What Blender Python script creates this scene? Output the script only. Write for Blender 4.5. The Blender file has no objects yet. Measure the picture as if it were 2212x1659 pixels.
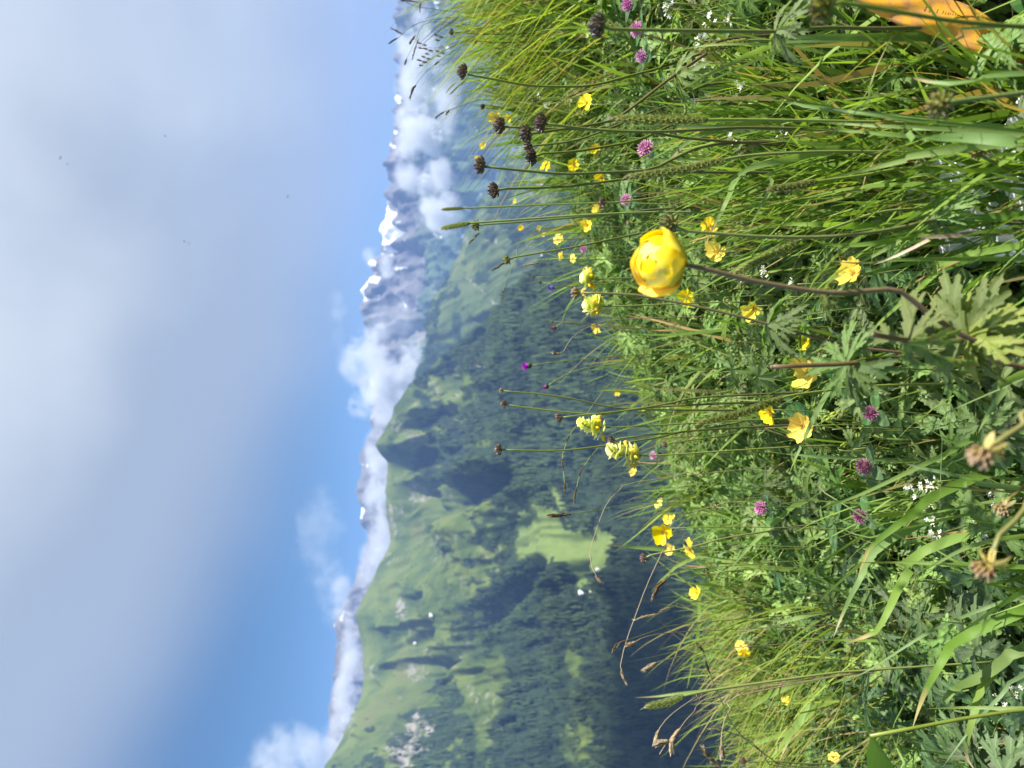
import bpy, math, random
import numpy as np
from mathutils import Vector, Matrix, Quaternion

random.seed(7)
RNG = np.random.default_rng(7)
SC = bpy.context.scene
COL = SC.collection

# ------------------------------------------------------------------ camera frame
# The photograph was taken with the phone turned a quarter turn, so world "up" is the picture's left.
PITCH = math.radians(7.8)
Fv = np.array((0.0, math.cos(PITCH), -math.sin(PITCH)))
Uv = np.array((0.0, math.sin(PITCH), math.cos(PITCH)))
Rv = np.array((1.0, 0.0, 0.0))
K = 512 / 1106 / (26 / 36 * 1024)


def ray(x, y):
    return Fv - Uv * ((x - 1106) * K) + Rv * ((829.5 - y) * K)


def at(x, y, d):
    return ray(x, y) * d


def proj(p):
    p = np.asarray(p, float)
    w = np.maximum(p @ Fv, 1e-4)
    return 1106 - (p @ Uv) / w / K, 829.5 - (p @ Rv) / w / K, w


# ------------------------------------------------------------------ noise
def _hash(ix, iy, s):
    h = (ix.astype(np.int64) * 374761393 + iy.astype(np.int64) * 668265263 + s * 974711) & 0xFFFFFFFF
    h = ((h ^ (h >> 13)) * 1274126177) & 0xFFFFFFFF
    h = (h ^ (h >> 16)) & 0xFFFFFFFF
    return h / 4294967295.0


def vnoise(x, y, s=0):
    x = np.asarray(x, float); y = np.asarray(y, float)
    ix = np.floor(x); iy = np.floor(y)
    fx = x - ix; fy = y - iy
    fx = fx * fx * fx * (fx * (fx * 6 - 15) + 10); fy = fy * fy * fy * (fy * (fy * 6 - 15) + 10)
    a = _hash(ix, iy, s); b = _hash(ix + 1, iy, s); c = _hash(ix, iy + 1, s); d = _hash(ix + 1, iy + 1, s)
    return (a * (1 - fx) + b * fx) * (1 - fy) + (c * (1 - fx) + d * fx) * fy


def fbm(x, y, s=0, o=5):
    t = 0; a = 0.5; n = 0
    x = np.asarray(x, float); y = np.asarray(y, float)
    for i in range(o):
        t = t + a * vnoise(x, y, s + i * 17); n += a; a *= 0.5
        x, y = x * 1.97 * 0.8 - y * 1.97 * 0.6 + 13.1, x * 1.97 * 0.6 + y * 1.97 * 0.8 + 7.7
    return t / n


def ridged(x, y, s=0, o=4):
    t = 0; a = 0.5; n = 0
    x = np.asarray(x, float); y = np.asarray(y, float)
    for i in range(o):
        t = t + a * (1 - np.abs(2 * vnoise(x, y, s + i * 31) - 1)); n += a; a *= 0.5
        x, y = x * 2.03 * 0.8 - y * 2.03 * 0.6 + 3.1, x * 2.03 * 0.6 + y * 2.03 * 0.8 + 5.7
    return t / n


def sstep(a, b, x):
    t = np.clip((np.asarray(x, float) - a) / (b - a), 0, 1)
    return t * t * (3 - 2 * t)


# ------------------------------------------------------------------ ground
def g(x, y):
    x = np.asarray(x, float); y = np.asarray(y, float)
    xs = 6 * np.tanh(x / 6)
    z = -0.68 + 0.41 * xs
    s = 0.13
    e = np.clip((y - 1.98) / s, -30, 500)
    drop = np.where(e > 30, e, np.log1p(np.exp(np.minimum(e, 30)))) * s
    z = z - 0.75 * drop
    z = z + 0.05 * (fbm(x * 2.3 + 9, y * 2.3 + 4, 5, 3) - 0.5)
    return z


def on_canopy(x, y, h):
    r = ray(x, y)
    best = None; bd = 9
    for d in np.arange(0.28, 3.2, 0.01):
        p = r * d
        diff = p[2] - (float(g(p[0], p[1])) + h)
        if diff <= 0:
            return p, d
        if diff < bd and d > 1.2:
            bd = diff; best = (p, d)
    return best


# ------------------------------------------------------------------ mesh helpers
class MB:
    def __init__(s):
        s.v = []; s.f = []; s.a = []; s.n = 0

    def add(s, verts, faces, att=None):
        verts = np.asarray(verts, float).reshape(-1, 3)
        s.v.append(verts)
        for f in faces:
            s.f.append(tuple(int(i) + s.n for i in f))
        if att is None:
            att = np.zeros(len(verts))
        s.a.append(np.broadcast_to(np.asarray(att, float), (len(verts),)).copy())
        s.n += len(verts)

    def merge(s, o, M=None):
        v = np.concatenate(o.v)
        if M is not None:
            M = np.array(M)
            v = v @ M[:3, :3].T + M[:3, 3]
        s.add(v, o.f, np.concatenate(o.a))

    def mesh(s, name, mat=None, smooth=True):
        me = bpy.data.meshes.new(name)
        V = np.concatenate(s.v)
        me.from_pydata(V.tolist(), [], s.f)
        at_ = me.attributes.new('tint', 'FLOAT', 'POINT')
        at_.data.foreach_set('value', np.concatenate(s.a).astype(np.float32))
        if smooth:
            me.polygons.foreach_set('use_smooth', np.ones(len(me.polygons), bool))
        if mat:
            for m in (mat if isinstance(mat, (list, tuple)) else [mat]):
                me.materials.append(m)
        me.update()
        return me


def fast_mesh(name, V, Q, mat, col=None, smooth=True, attrs=None):
    """V (n,3), Q (m,k) constant-size polygons."""
    me = bpy.data.meshes.new(name)
    V = np.asarray(V, np.float32); Q = np.asarray(Q, np.int32)
    me.vertices.add(len(V)); me.vertices.foreach_set('co', V.ravel())
    m, k = Q.shape
    me.loops.add(m * k); me.loops.foreach_set('vertex_index', Q.ravel())
    me.polygons.add(m)
    me.polygons.foreach_set('loop_start', np.arange(0, m * k, k, dtype=np.int32))
    me.polygons.foreach_set('loop_total', np.full(m, k, np.int32))
    me.update(calc_edges=True)
    if smooth:
        me.polygons.foreach_set('use_smooth', np.ones(m, bool))
    if col is not None:
        c = np.ones((len(V), 4), np.float32); c[:, :3] = col
        at_ = me.attributes.new('col', 'FLOAT_COLOR', 'POINT')
        at_.data.foreach_set('color', c.ravel())
    for k_, v_ in (attrs or {}).items():
        at_ = me.attributes.new(k_, 'FLOAT', 'POINT')
        at_.data.foreach_set('value', np.asarray(v_, np.float32).ravel())
    me.materials.append(mat)
    me.validate()
    return me


def tube(mb, pts, rad, sides=6, att=0.0, cap=True):
    pts = np.asarray(pts, float); n = len(pts)
    rad = np.broadcast_to(np.asarray(rad, float), (n,))
    att = np.broadcast_to(np.asarray(att, float), (n,))
    tan = np.gradient(pts, axis=0)
    tan /= np.linalg.norm(tan, axis=1)[:, None] + 1e-12
    ref = np.array((0.31, 0.95, 0.05)) if abs(tan[0, 2]) > .5 else np.array((0.1, 0.05, 1.0))
    V = []; A = []
    for i in range(n):
        a = np.cross(tan[i], ref); a /= np.linalg.norm(a) + 1e-12
        b = np.cross(tan[i], a)
        for j in range(sides):
            th = 2 * math.pi * j / sides
            V.append(pts[i] + rad[i] * (a * math.cos(th) + b * math.sin(th))); A.append(att[i])
    F = []
    for i in range(n - 1):
        for j in range(sides):
            j2 = (j + 1) % sides
            F.append((i * sides + j, i * sides + j2, (i + 1) * sides + j2, (i + 1) * sides + j))
    if cap:
        F.append(tuple(range(sides - 1, -1, -1))); F.append(tuple((n - 1) * sides + j for j in range(sides)))
    mb.add(V, F, A)


def smooth_poly(pts, n=24):
    pts = np.asarray(pts, float)
    if len(pts) == 2:
        t = np.linspace(0, 1, n)[:, None]
        return pts[0] * (1 - t) + pts[1] * t
    P = np.vstack([2 * pts[0] - pts[1], pts, 2 * pts[-1] - pts[-2]])
    seg = np.linalg.norm(np.diff(pts, axis=0), axis=1); cum = np.concatenate([[0], np.cumsum(seg)])
    out = []
    for s in np.linspace(0, cum[-1], n):
        i = min(np.searchsorted(cum, s, side='right') - 1, len(pts) - 2)
        t = (s - cum[i]) / max(seg[i], 1e-9)
        p0, p1, p2, p3 = P[i], P[i + 1], P[i + 2], P[i + 3]
        out.append(0.5 * (2 * p1 + (p2 - p0) * t + (2 * p0 - 5 * p1 + 4 * p2 - p3) * t * t + (3 * p1 - p0 - 3 * p2 + p3) * t ** 3))
    return np.array(out)


def obj(name, mesh, parent=None, loc=(0, 0, 0), rot=None, scale=1.0):
    o = bpy.data.objects.new(name, mesh); COL.objects.link(o)
    o.parent = parent
    o.location = loc
    if rot is not None:
        o.rotation_mode = 'QUATERNION'; o.rotation_quaternion = rot
    o.scale = (scale,) * 3 if np.isscalar(scale) else scale
    return o


def thing(name, label, cat, loc=(0, 0, 0), group=None):
    o = bpy.data.objects.new(name, None); COL.objects.link(o)
    o.empty_display_size = 0.01
    o.location = loc
    o['label'] = label; o['category'] = cat
    if group: o['group'] = group
    return o


def tag(o, label=None, cat=None, group=None, kind=None):
    if label: o['label'] = label
    if cat: o['category'] = cat
    if group: o['group'] = group
    if kind: o['kind'] = kind
    return o


def qaim(axis, spin=0.0):
    return Vector(axis).to_track_quat('Z', 'Y') @ Quaternion((0, 0, 1), spin)


# ------------------------------------------------------------------ materials
class NT:
    def __init__(s, m):
        m.use_nodes = True; s.t = m.node_tree; s.t.nodes.clear()

    def n(s, typ, **kw):
        nd = s.t.nodes.new(typ)
        for k, v in kw.items():
            if k == 'inp':
                for kk, vv in v.items():
                    if hasattr(vv, 'is_linked') or isinstance(vv, bpy.types.NodeSocket):
                        s.t.links.new(vv, nd.inputs[kk])
                    else:
                        nd.inputs[kk].default_value = vv
            else:
                setattr(nd, k, v)
        return nd

    def mix(s, f, a, b, mode='MIX'):
        nd = s.t.nodes.new('ShaderNodeMix'); nd.data_type = 'RGBA'; nd.blend_type = mode
        for i, v in ((0, f), (6, a), (7, b)):
            if isinstance(v, bpy.types.NodeSocket): s.t.links.new(v, nd.inputs[i])
            else: nd.inputs[i].default_value = v if i == 0 else (tuple(v) + (1.0,) if len(v) == 3 else v)
        return nd.outputs[2]

    def math(s, op, a, b=0.0, clamp=False):
        nd = s.t.nodes.new('ShaderNodeMath'); nd.operation = op; nd.use_clamp = clamp
        for i, v in ((0, a), (1, b)):
            if isinstance(v, bpy.types.NodeSocket): s.t.links.new(v, nd.inputs[i])
            else: nd.inputs[i].default_value = v
        return nd.outputs[0]

    def ramp(s, f, stops):
        nd = s.t.nodes.new('ShaderNodeValToRGB'); s.t.links.new(f, nd.inputs[0])
        cr = nd.color_ramp
        while len(cr.elements) < len(stops): cr.elements.new(0.5)
        for e, (p, c) in zip(cr.elements, stops):
            e.position = p; e.color = tuple(c) + (1.0,)
        return nd.outputs[0]

    def out(s, sh, vol=None):
        o = s.t.nodes.new('ShaderNodeOutputMaterial')
        if sh is not None: s.t.links.new(sh, o.inputs[0])
        if vol is not None: s.t.links.new(vol, o.inputs[1])


def mat_plant(name, stops, trans=0.35, rough=0.5, tcol=None, noise=60.0, spec=0.4, use='tint', var=0.35, bump=0.0, age=0.0, hue=0.024):
    """stops: colour ramp over the 'tint' attribute; each object gets its own small shift in brightness and hue."""
    m = bpy.data.materials.new(name); t = NT(m)
    a = t.n('ShaderNodeAttribute', attribute_name=use)
    tc = t.n('ShaderNodeTexCoord')
    nz = t.n('ShaderNodeTexNoise', inp={'Vector': tc.outputs['Object'], 'Scale': noise, 'Detail': 3.0})
    oi = t.n('ShaderNodeObjectInfo')
    f = t.math('ADD', a.outputs['Fac'], t.math('MULTIPLY', t.math('SUBTRACT', nz.outputs[0], 0.5), 0.35))
    c = t.ramp(f, stops)
    rnd = oi.outputs['Random']
    v = t.math('ADD', 1 - var / 2, t.math('MULTIPLY', rnd, var))
    hs = t.n('ShaderNodeHueSaturation', inp={'Color': c, 'Value': v,
             'Hue': t.math('ADD', 0.5 - 0.5 * hue, t.math('MULTIPLY', t.math('FRACT', t.math('MULTIPLY', rnd, 7.31)), hue)),
             'Saturation': t.math('ADD', 0.85, t.math('MULTIPLY', t.math('FRACT', t.math('MULTIPLY', rnd, 3.77)), 0.25))})
    c = hs.outputs[0]
    if age:
        # browned and yellowed patches, more on some leaves than on others
        n9 = t.n('ShaderNodeTexNoise', inp={'Vector': tc.outputs['Object'], 'Scale': 2.6, 'Detail': 5.0, 'Roughness': 0.65})
        r9 = t.math('POWER', t.math('FRACT', t.math('MULTIPLY', rnd, 13.7)), 3.0)
        k9 = t.math('ADD', t.math('SUBTRACT', n9.outputs[0], 0.66), t.math('MULTIPLY', r9, age))
        k9 = t.n('ShaderNodeMapRange', interpolation_type='SMOOTHSTEP', inp={'Value': k9, 'From Min': 0.0, 'From Max': 0.12}).outputs[0]
        c = t.mix(t.math('MULTIPLY', k9, 0.75), c, t.mix(nz.outputs[0], (0.30, 0.27, 0.06), (0.20, 0.12, 0.05)))
    b = t.n('ShaderNodeBsdfPrincipled', inp={'Base Color': c, 'Roughness': rough, 'Specular IOR Level': spec})
    if bump:
        bp = t.n('ShaderNodeBump', inp={'Strength': bump, 'Distance': 0.002, 'Height': nz.outputs[0]})
        t.t.links.new(bp.outputs[0], b.inputs['Normal'])
    sh = b.outputs[0]
    if trans:
        tr = t.n('ShaderNodeBsdfTranslucent', inp={'Color': t.mix(1.0, c, tcol or (1.75, 1.8, 0.8), 'MULTIPLY')})
        sh = t.n('ShaderNodeMixShader', inp={0: trans, 1: sh, 2: tr.outputs[0]}).outputs[0]
    t.out(sh)
    return m


def mat_attr(name, trans=0.3, rough=0.55, tcol=(1.75, 1.8, 0.7), spec=0.35):
    m = bpy.data.materials.new(name); t = NT(m)
    a = t.n('ShaderNodeAttribute', attribute_name='col')
    c = a.outputs['Color']
    b = t.n('ShaderNodeBsdfPrincipled', inp={'Base Color': c, 'Roughness': rough, 'Specular IOR Level': spec})
    sh = b.outputs[0]
    if trans:
        tr = t.n('ShaderNodeBsdfTranslucent', inp={'Color': t.mix(1.0, c, tcol, 'MULTIPLY')})
        sh = t.n('ShaderNodeMixShader', inp={0: trans, 1: sh, 2: tr.outputs[0]}).outputs[0]
    t.out(sh)
    return m


M = {}
M['leaf'] = mat_plant('palmate leaf', [(0.0, (0.22, 0.30, 0.10)), (0.2, (0.135, 0.222, 0.058)), (0.8, (0.118, 0.20, 0.053)), (1.0, (0.18, 0.26, 0.075))], 0.42, 0.5, bump=0.3, noise=70, age=.13, hue=.05, var=.5)
M['leaf_dark'] = mat_plant('bluish palmate leaf', [(0.0, (0.17, 0.24, 0.09)), (0.2, (0.095, 0.17, 0.062)), (1.0, (0.08, 0.15, 0.056))], 0.40, 0.48, bump=0.3, noise=70, age=.10, hue=.04, var=.5)
M['leaf_yellow'] = mat_plant('yellow edged leaf', [(0.0, (0.24, 0.29, 0.07)), (0.25, (0.165, 0.23, 0.05)), (0.7, (0.175, 0.235, 0.05)), (1.0, (0.33, 0.30, 0.06))], 0.42, 0.5, bump=0.3, noise=70, age=.13, hue=.05, var=.5)
M['oval'] = mat_plant('clover leaf', [(0.0, (0.10, 0.19, 0.05)), (0.45, (0.065, 0.155, 0.045)), (0.55, (0.13, 0.22, 0.09)), (0.68, (0.065, 0.15, 0.042)), (1.0, (0.055, 0.13, 0.035))], 0.3, 0.42, noise=30)
M['stem_green'] = mat_plant('green stem', [(0.0, (0.10, 0.075, 0.035)), (0.4, (0.12, 0.135, 0.035)), (1.0, (0.19, 0.25, 0.05))], 0.0, 0.45, noise=200, spec=0.5)
M['stem_brown'] = mat_plant('brown stem', [(0.0, (0.095, 0.05, 0.033)), (0.5, (0.15, 0.10, 0.05)), (1.0, (0.18, 0.18, 0.05))], 0.0, 0.45, noise=200, spec=0.5)
M['pod_dark'] = mat_plant('ripe pod', [(0.0, (0.24, 0.27, 0.06)), (0.40, (0.20, 0.20, 0.06)), (0.68, (0.11, 0.075, 0.045)), (1.0, (0.055, 0.033, 0.028))], 0.0, 0.35, noise=400, spec=0.6)
M['pod_green'] = mat_plant('unripe pod', [(0.0, (0.20, 0.23, 0.03)), (0.6, (0.23, 0.25, 0.04)), (0.85, (0.13, 0.11, 0.03)), (1.0, (0.05, 0.025, 0.02))], 0.1, 0.3, noise=400, spec=0.6)
M['pod_brown'] = mat_plant('faded pod', [(0.0, (0.38, 0.36, 0.09)), (0.55, (0.28, 0.22, 0.07)), (0.85, (0.20, 0.10, 0.05)), (1.0, (0.36, 0.29, 0.18))], 0.1, 0.45, noise=400)
M['withered'] = mat_plant('withered petal', [(0.0, (0.45, 0.36, 0.12)), (1.0, (0.55, 0.45, 0.2))], 0.35, 0.6)
M['globe'] = mat_plant('globe petal', [(0.0, (0.90, 0.66, 0.010)), (0.6, (0.94, 0.76, 0.02)), (1.0, (0.95, 0.78, 0.02))], 0.12, 0.55, (1.05, 1.02, 0.6), noise=40, var=0.06, spec=0.3)
M['yellow'] = mat_plant('rock rose petal', [(0.0, (0.90, 0.60, 0.008)), (0.4, (0.94, 0.70, 0.01)), (1.0, (0.95, 0.73, 0.016))], 0.35, 0.6, (1.05, 1.02, 0.6), noise=150, var=0.15)
M['stamen'] = mat_plant('stamen', [(0.0, (0.60, 0.32, 0.01)), (1.0, (0.75, 0.45, 0.02))], 0.0, 0.6)
M['clover'] = mat_plant('clover floret', [(0.0, (0.62, 0.40, 0.52)), (0.5, (0.60, 0.20, 0.44)), (1.0, (0.48, 0.11, 0.33))], 0.3, 0.6, (1.1, 0.9, 1.1), noise=300)
M['clover_dark'] = mat_plant('faded clover floret', [(0.0, (0.30, 0.18, 0.22)), (0.6, (0.24, 0.06, 0.14)), (1.0, (0.16, 0.02, 0.06))], 0.2, 0.6, (1.1, 0.9, 1.1), noise=300)
M['magenta'] = mat_plant('thistle floret', [(0.0, (0.30, 0.03, 0.35)), (1.0, (0.62, 0.09, 0.72))], 0.3, 0.6, (1.1, 0.9, 1.1), noise=300)
M['blue'] = mat_plant('rampion floret', [(0.0, (0.05, 0.03, 0.25)), (1.0, (0.12, 0.08, 0.52))], 0.2, 0.6, (1.0, 1.0, 1.1), noise=300)
M['white'] = mat_plant('bedstraw petal', [(0.0, (0.62, 0.68, 0.32)), (0.4, (0.80, 0.81, 0.68)), (1.0, (0.82, 0.83, 0.80))], 0.3, 0.6, (1.0, 1.0, 0.9), noise=300, var=0.1)
M['rattle'] = mat_plant('rattle bract', [(0.0, (0.56, 0.62, 0.18)), (1.0, (0.76, 0.79, 0.36))], 0.35, 0.55, (1.1, 1.1, 0.6), noise=200)
M['spike'] = mat_plant('grass spike', [(0.0, (0.13, 0.18, 0.04)), (0.6, (0.27, 0.33, 0.11)), (1.0, (0.36, 0.30, 0.20))], 0.3, 0.6, noise=500)
M['straw'] = mat_plant('dry straw', [(0.0, (0.17, 0.125, 0.065)), (0.5, (0.27, 0.205, 0.115)), (1.0, (0.46, 0.38, 0.26))], 0.2, 0.6, (1, 1, 0.9), noise=300)
M['sedge'] = mat_plant('dark sedge spike', [(0.0, (0.05, 0.035, 0.02)), (1.0, (0.13, 0.08, 0.035))], 0.0, 0.6, noise=500)
M['bract'] = mat_plant('thistle bract', [(0.0, (0.05, 0.07, 0.03)), (1.0, (0.10, 0.05, 0.05))], 0.0, 0.5, noise=500)
M['budgreen'] = mat_plant('bud', [(0.0, (0.16, 0.26, 0.03)), (1.0, (0.34, 0.36, 0.04))], 0.2, 0.5, noise=300)
M['blade'] = mat_plant('grass blade', [(0.0, (0.14, 0.225, 0.045)), (0.5, (0.165, 0.26, 0.06)), (0.85, (0.185, 0.275, 0.065)), (1.0, (0.36, 0.30, 0.14))], 0.38, 0.55, noise=25, spec=0.25)
M['blade_blue'] = mat_plant('grey green blade', [(0.0, (0.14, 0.225, 0.08)), (0.85, (0.17, 0.26, 0.095)), (1.0, (0.32, 0.28, 0.15))], 0.33, 0.52, noise=25, spec=0.25)
M['grass'] = mat_attr('meadow grass', 0.38, 0.6, spec=0.2)
M['herb'] = mat_attr('low herbs', 0.3)
M['conifer'] = mat_attr('conifer', 0.0, 0.8, spec=0.1)

# ------------------------------------------------------------------ world, sun, camera
SUN_DIR = Vector((0.72, -0.16, 0.84)).normalized()
el = math.asin(SUN_DIR.z); az = math.atan2(SUN_DIR.x, SUN_DIR.y)
W = bpy.data.worlds.new('World'); SC.world = W
t = NT(W)
geo = t.n('ShaderNodeTexCoord')
D = geo.outputs['Generated']
up = t.n('ShaderNodeVectorMath', operation='ADD', inp={0: D, 1: (0.0, 0.0, 0.16)})
sky = t.n('ShaderNodeTexSky', sky_type='NISHITA', sun_disc=False, sun_elevation=el, sun_rotation=az,
          altitude=1900.0, air_density=1.0, dust_density=0.1, ozone_density=3.0)
t.t.links.new(up.outputs[0], sky.inputs[0])
sep = t.n('ShaderNodeSeparateXYZ', inp={0: D})
# a broad soft cloud deck overhead, brighter towards the right and the zenith
nz = t.n('ShaderNodeTexNoise', inp={'Vector': D, 'Scale': 1.7, 'Detail': 3.0, 'Roughness': 0.45})
nz2 = t.n('ShaderNodeTexNoise', inp={'Vector': D, 'Scale': 3.4, 'Detail': 4.0, 'Roughness': 0.5})
h = t.math('ADD', sep.outputs['Z'], t.math('MULTIPLY', sep.outputs['X'], 0.45))
h = t.math('ADD', h, t.math('MULTIPLY', t.math('SUBTRACT', nz.outputs[0], 0.5), 0.32))
mr = t.n('ShaderNodeMapRange', interpolation_type='SMOOTHERSTEP', inp={'Value': h, 'From Min': 0.01, 'From Max': 0.28})
mr2 = t.n('ShaderNodeMapRange', interpolation_type='SMOOTHSTEP', inp={'Value': t.math('ADD', h, t.math('MULTIPLY', t.math('SUBTRACT', nz2.outputs[0], 0.5), 0.5)), 'From Min': 0.27, 'From Max': 0.74})
cl = t.mix(mr2.outputs[0], (3.25, 4.0, 5.25), (5.7, 6.35, 7.2))
skyb = t.mix(1.0, sky.outputs[0], (0.94, 1.2, 1.22), 'MULTIPLY')
skyc = t.mix(t.math('MULTIPLY', mr.outputs[0], 0.93), skyb, cl)
bg = t.n('ShaderNodeBackground', inp={'Color': skyc, 'Strength': 0.058})
wo = t.n('ShaderNodeOutputWorld'); t.t.links.new(bg.outputs[0], wo.inputs[0])

sl = bpy.data.lights.new('sun', 'SUN'); sl.energy = 4.9; sl.angle = math.radians(0.9); sl.color = (1.0, 0.95, 0.87)
so = bpy.data.objects.new('sun', sl); COL.objects.link(so)
so.rotation_mode = 'QUATERNION'; so.rotation_quaternion = SUN_DIR.to_track_quat('Z', 'Y')

cam = bpy.data.cameras.new('camera'); co = bpy.data.objects.new('camera', cam); COL.objects.link(co)
cam.sensor_fit = 'HORIZONTAL'; cam.sensor_width = 36; cam.lens = 26
cam.clip_start = 0.02; cam.clip_end = 60000
cam.dof.use_dof = True; cam.dof.focus_distance = 0.85; cam.dof.aperture_fstop = 8.5
X = -Uv; Y = Rv; Z = -Fv
co.matrix_world = Matrix(((X[0], Y[0], Z[0], 0), (X[1], Y[1], Z[1], 0), (X[2], Y[2], Z[2], 0), (0, 0, 0, 1)))
SC.camera = co
SC.view_settings.view_transform = 'Standard'; SC.view_settings.look = 'None'
SC.view_settings.exposure = 1.2; SC.view_settings.gamma = 1.0
cy = SC.cycles
cy.use_denoising = True
cy.max_bounces = 8; cy.diffuse_bounces = 6; cy.glossy_bounces = 2; cy.transmission_bounces = 6; cy.volume_bounces = 2
cy.use_adaptive_sampling = True; cy.adaptive_threshold = 0.02
cy.sample_clamp_indirect = 6.0
cy.caustics_reflective = False; cy.caustics_refractive = False
cy.volume_max_steps = 128


# ------------------------------------------------------------------ near ground (one sheet, falls away beyond the brow)
def build_ground():
    rr = np.concatenate([np.linspace(0.02, 3.2, 90), np.geomspace(3.4, 62, 40)])
    na = 220
    th = np.linspace(0, 2 * math.pi, na, endpoint=False)
    R, T = np.meshgrid(rr, th, indexing='ij')
    Xg = R * np.sin(T); Yg = R * np.cos(T)
    Zg = g(Xg, Yg)
    V = np.stack([Xg, Yg, Zg], -1).reshape(-1, 3)
    i, j = np.meshgrid(np.arange(len(rr) - 1), np.arange(na), indexing='ij')
    j2 = (j + 1) % na
    Q = np.stack([i * na + j, (i + 1) * na + j, (i + 1) * na + j2, i * na + j2], -1).reshape(-1, 4)[:, ::-1]
    m = bpy.data.materials.new('meadow soil'); t = NT(m)
    tc = t.n('ShaderNodeTexCoord')
    n1 = t.n('ShaderNodeTexNoise', inp={'Vector': tc.outputs['Object'], 'Scale': 9.0, 'Detail': 6.0})
    n2 = t.n('ShaderNodeTexNoise', inp={'Vector': tc.outputs['Object'], 'Scale': 60.0, 'Detail': 4.0})
    c = t.ramp(t.math('ADD', t.math('MULTIPLY', n1.outputs[0], 0.6), t.math('MULTIPLY', n2.outputs[0], 0.4)),
               [(0.3, (0.018, 0.014, 0.008)), (0.5, (0.03, 0.045, 0.014)), (0.7, (0.055, 0.08, 0.022))])
    bp = t.n('ShaderNodeBump', inp={'Strength': 0.8, 'Distance': 0.02, 'Height': n2.outputs[0]})
    b = t.n('ShaderNodeBsdfPrincipled', inp={'Base Color': c, 'Roughness': 0.9, 'Normal': bp.outputs[0]})
    t.out(b.outputs[0])
    o = obj('ground', fast_mesh('ground', V, Q, m)); tag(o, kind='structure')


build_ground()


# ------------------------------------------------------------------ mountains
def mat_mountain(name, forest, meadow_stops, rock, scale):
    m = bpy.data.materials.new(name); t = NT(m)
    tc = t.n('ShaderNodeTexCoord')
    P = tc.outputs['Object']
    am = t.n('ShaderNodeAttribute', attribute_name='meadow'); ar = t.n('ShaderNodeAttribute', attribute_name='rock')
    n1 = t.n('ShaderNodeTexNoise', inp={'Vector': P, 'Scale': 1 / (160 * scale), 'Detail': 8.0, 'Roughness': 0.62})
    n2 = t.n('ShaderNodeTexNoise', inp={'Vector': P, 'Scale': 1 / (25 * scale), 'Detail': 6.0, 'Roughness': 0.6})
    n3 = t.n('ShaderNodeTexNoise', inp={'Vector': P, 'Scale': 1 / (420 * scale), 'Detail': 4.0})
    mm = t.ramp(t.math('ADD', t.math('MULTIPLY', n1.outputs[0], 0.65), t.math('MULTIPLY', n3.outputs[0], 0.35)), meadow_stops)
    fm = t.math('ADD', am.outputs['Fac'], t.math('MULTIPLY', t.math('SUBTRACT', n2.outputs[0], 0.5), 0.7))
    fm = t.n('ShaderNodeMapRange', interpolation_type='SMOOTHSTEP', inp={'Value': fm, 'From Min': 0.35, 'From Max': 0.65}).outputs[0]
    al = t.n('ShaderNodeAttribute', attribute_name='lush')
    mm = t.mix(al.outputs['Fac'], mm, t.mix(n2.outputs[0], (0.075, 0.12, 0.034), (0.15, 0.195, 0.052)))
    c = t.mix(fm, forest, mm)
    rm = t.math('ADD', ar.outputs['Fac'], t.math('MULTIPLY', t.math('SUBTRACT', t.math('ADD', t.math('MULTIPLY', n2.outputs[0], 0.6), t.math('MULTIPLY', n1.outputs[0], 0.4)), 0.5), 1.6))
    rm = t.n('ShaderNodeMapRange', interpolation_type='SMOOTHSTEP', inp={'Value': rm, 'From Min': 0.45, 'From Max': 0.75}).outputs[0]
    rc = t.mix(n2.outputs[0], tuple(x * 0.6 for x in rock), tuple(min(1, x * 1.3) for x in rock))
    c = t.mix(rm, c, rc)
    bp = t.n('ShaderNodeBump', inp={'Strength': 0.9, 'Distance': 14.0 * scale, 'Height': n1.outputs[0]})
    bp2 = t.n('ShaderNodeBump', inp={'Strength': 0.7, 'Distance': 3.0 * scale, 'Height': n2.outputs[0], 'Normal': bp.outputs[0]})
    b = t.n('ShaderNodeBsdfPrincipled', inp={'Base Color': c, 'Roughness': 0.95, 'Specular IOR Level': 0.1, 'Normal': bp2.outputs[0]})
    t.out(b.outputs[0])
    return m


def breakline(pts, ys):
    """pts: (y, x, horizontal distance) seen from the camera -> a 3-D polyline sampled along y."""
    pts = sorted(pts)
    py = np.array([p[0] for p in pts], float)
    xs = np.interp(ys, py, [p[1] for p in pts]); rs = np.interp(ys, py, [p[2] for p in pts])
    k = 7
    ker = np.hanning(k + 2)[1:-1]; ker /= ker.sum()
    rs = np.convolve(np.pad(rs, k // 2, mode='edge'), ker, 'valid')
    out = []
    for x, y, r in zip(xs, ys, rs):
        d = ray(x, y)
        out.append(d * (r / math.hypot(d[0], d[1])))
    return np.array(out)


def loft(lines, per):
    L = [2 * lines[0] - lines[1]] + list(lines) + [2 * lines[-1] - lines[-2]]
    rows = []; tt = []
    for i in range(len(lines) - 1):
        p0, p1, p2, p3 = L[i], L[i + 1], L[i + 2], L[i + 3]
        n = per[i]
        for k in range(n):
            u = k / n
            cr = 0.5 * (2 * p1 + (p2 - p0) * u + (2 * p0 - 5 * p1 + 4 * p2 - p3) * u * u + (3 * p1 - p0 - 3 * p2 + p3) * u ** 3)
            li = p1 * (1 - u) + p2 * u
            rows.append(0.45 * cr + 0.55 * li); tt.append(i + u)
    rows.append(lines[-1]); tt.append(len(lines) - 1)
    return np.array(rows), np.array(tt)


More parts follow.
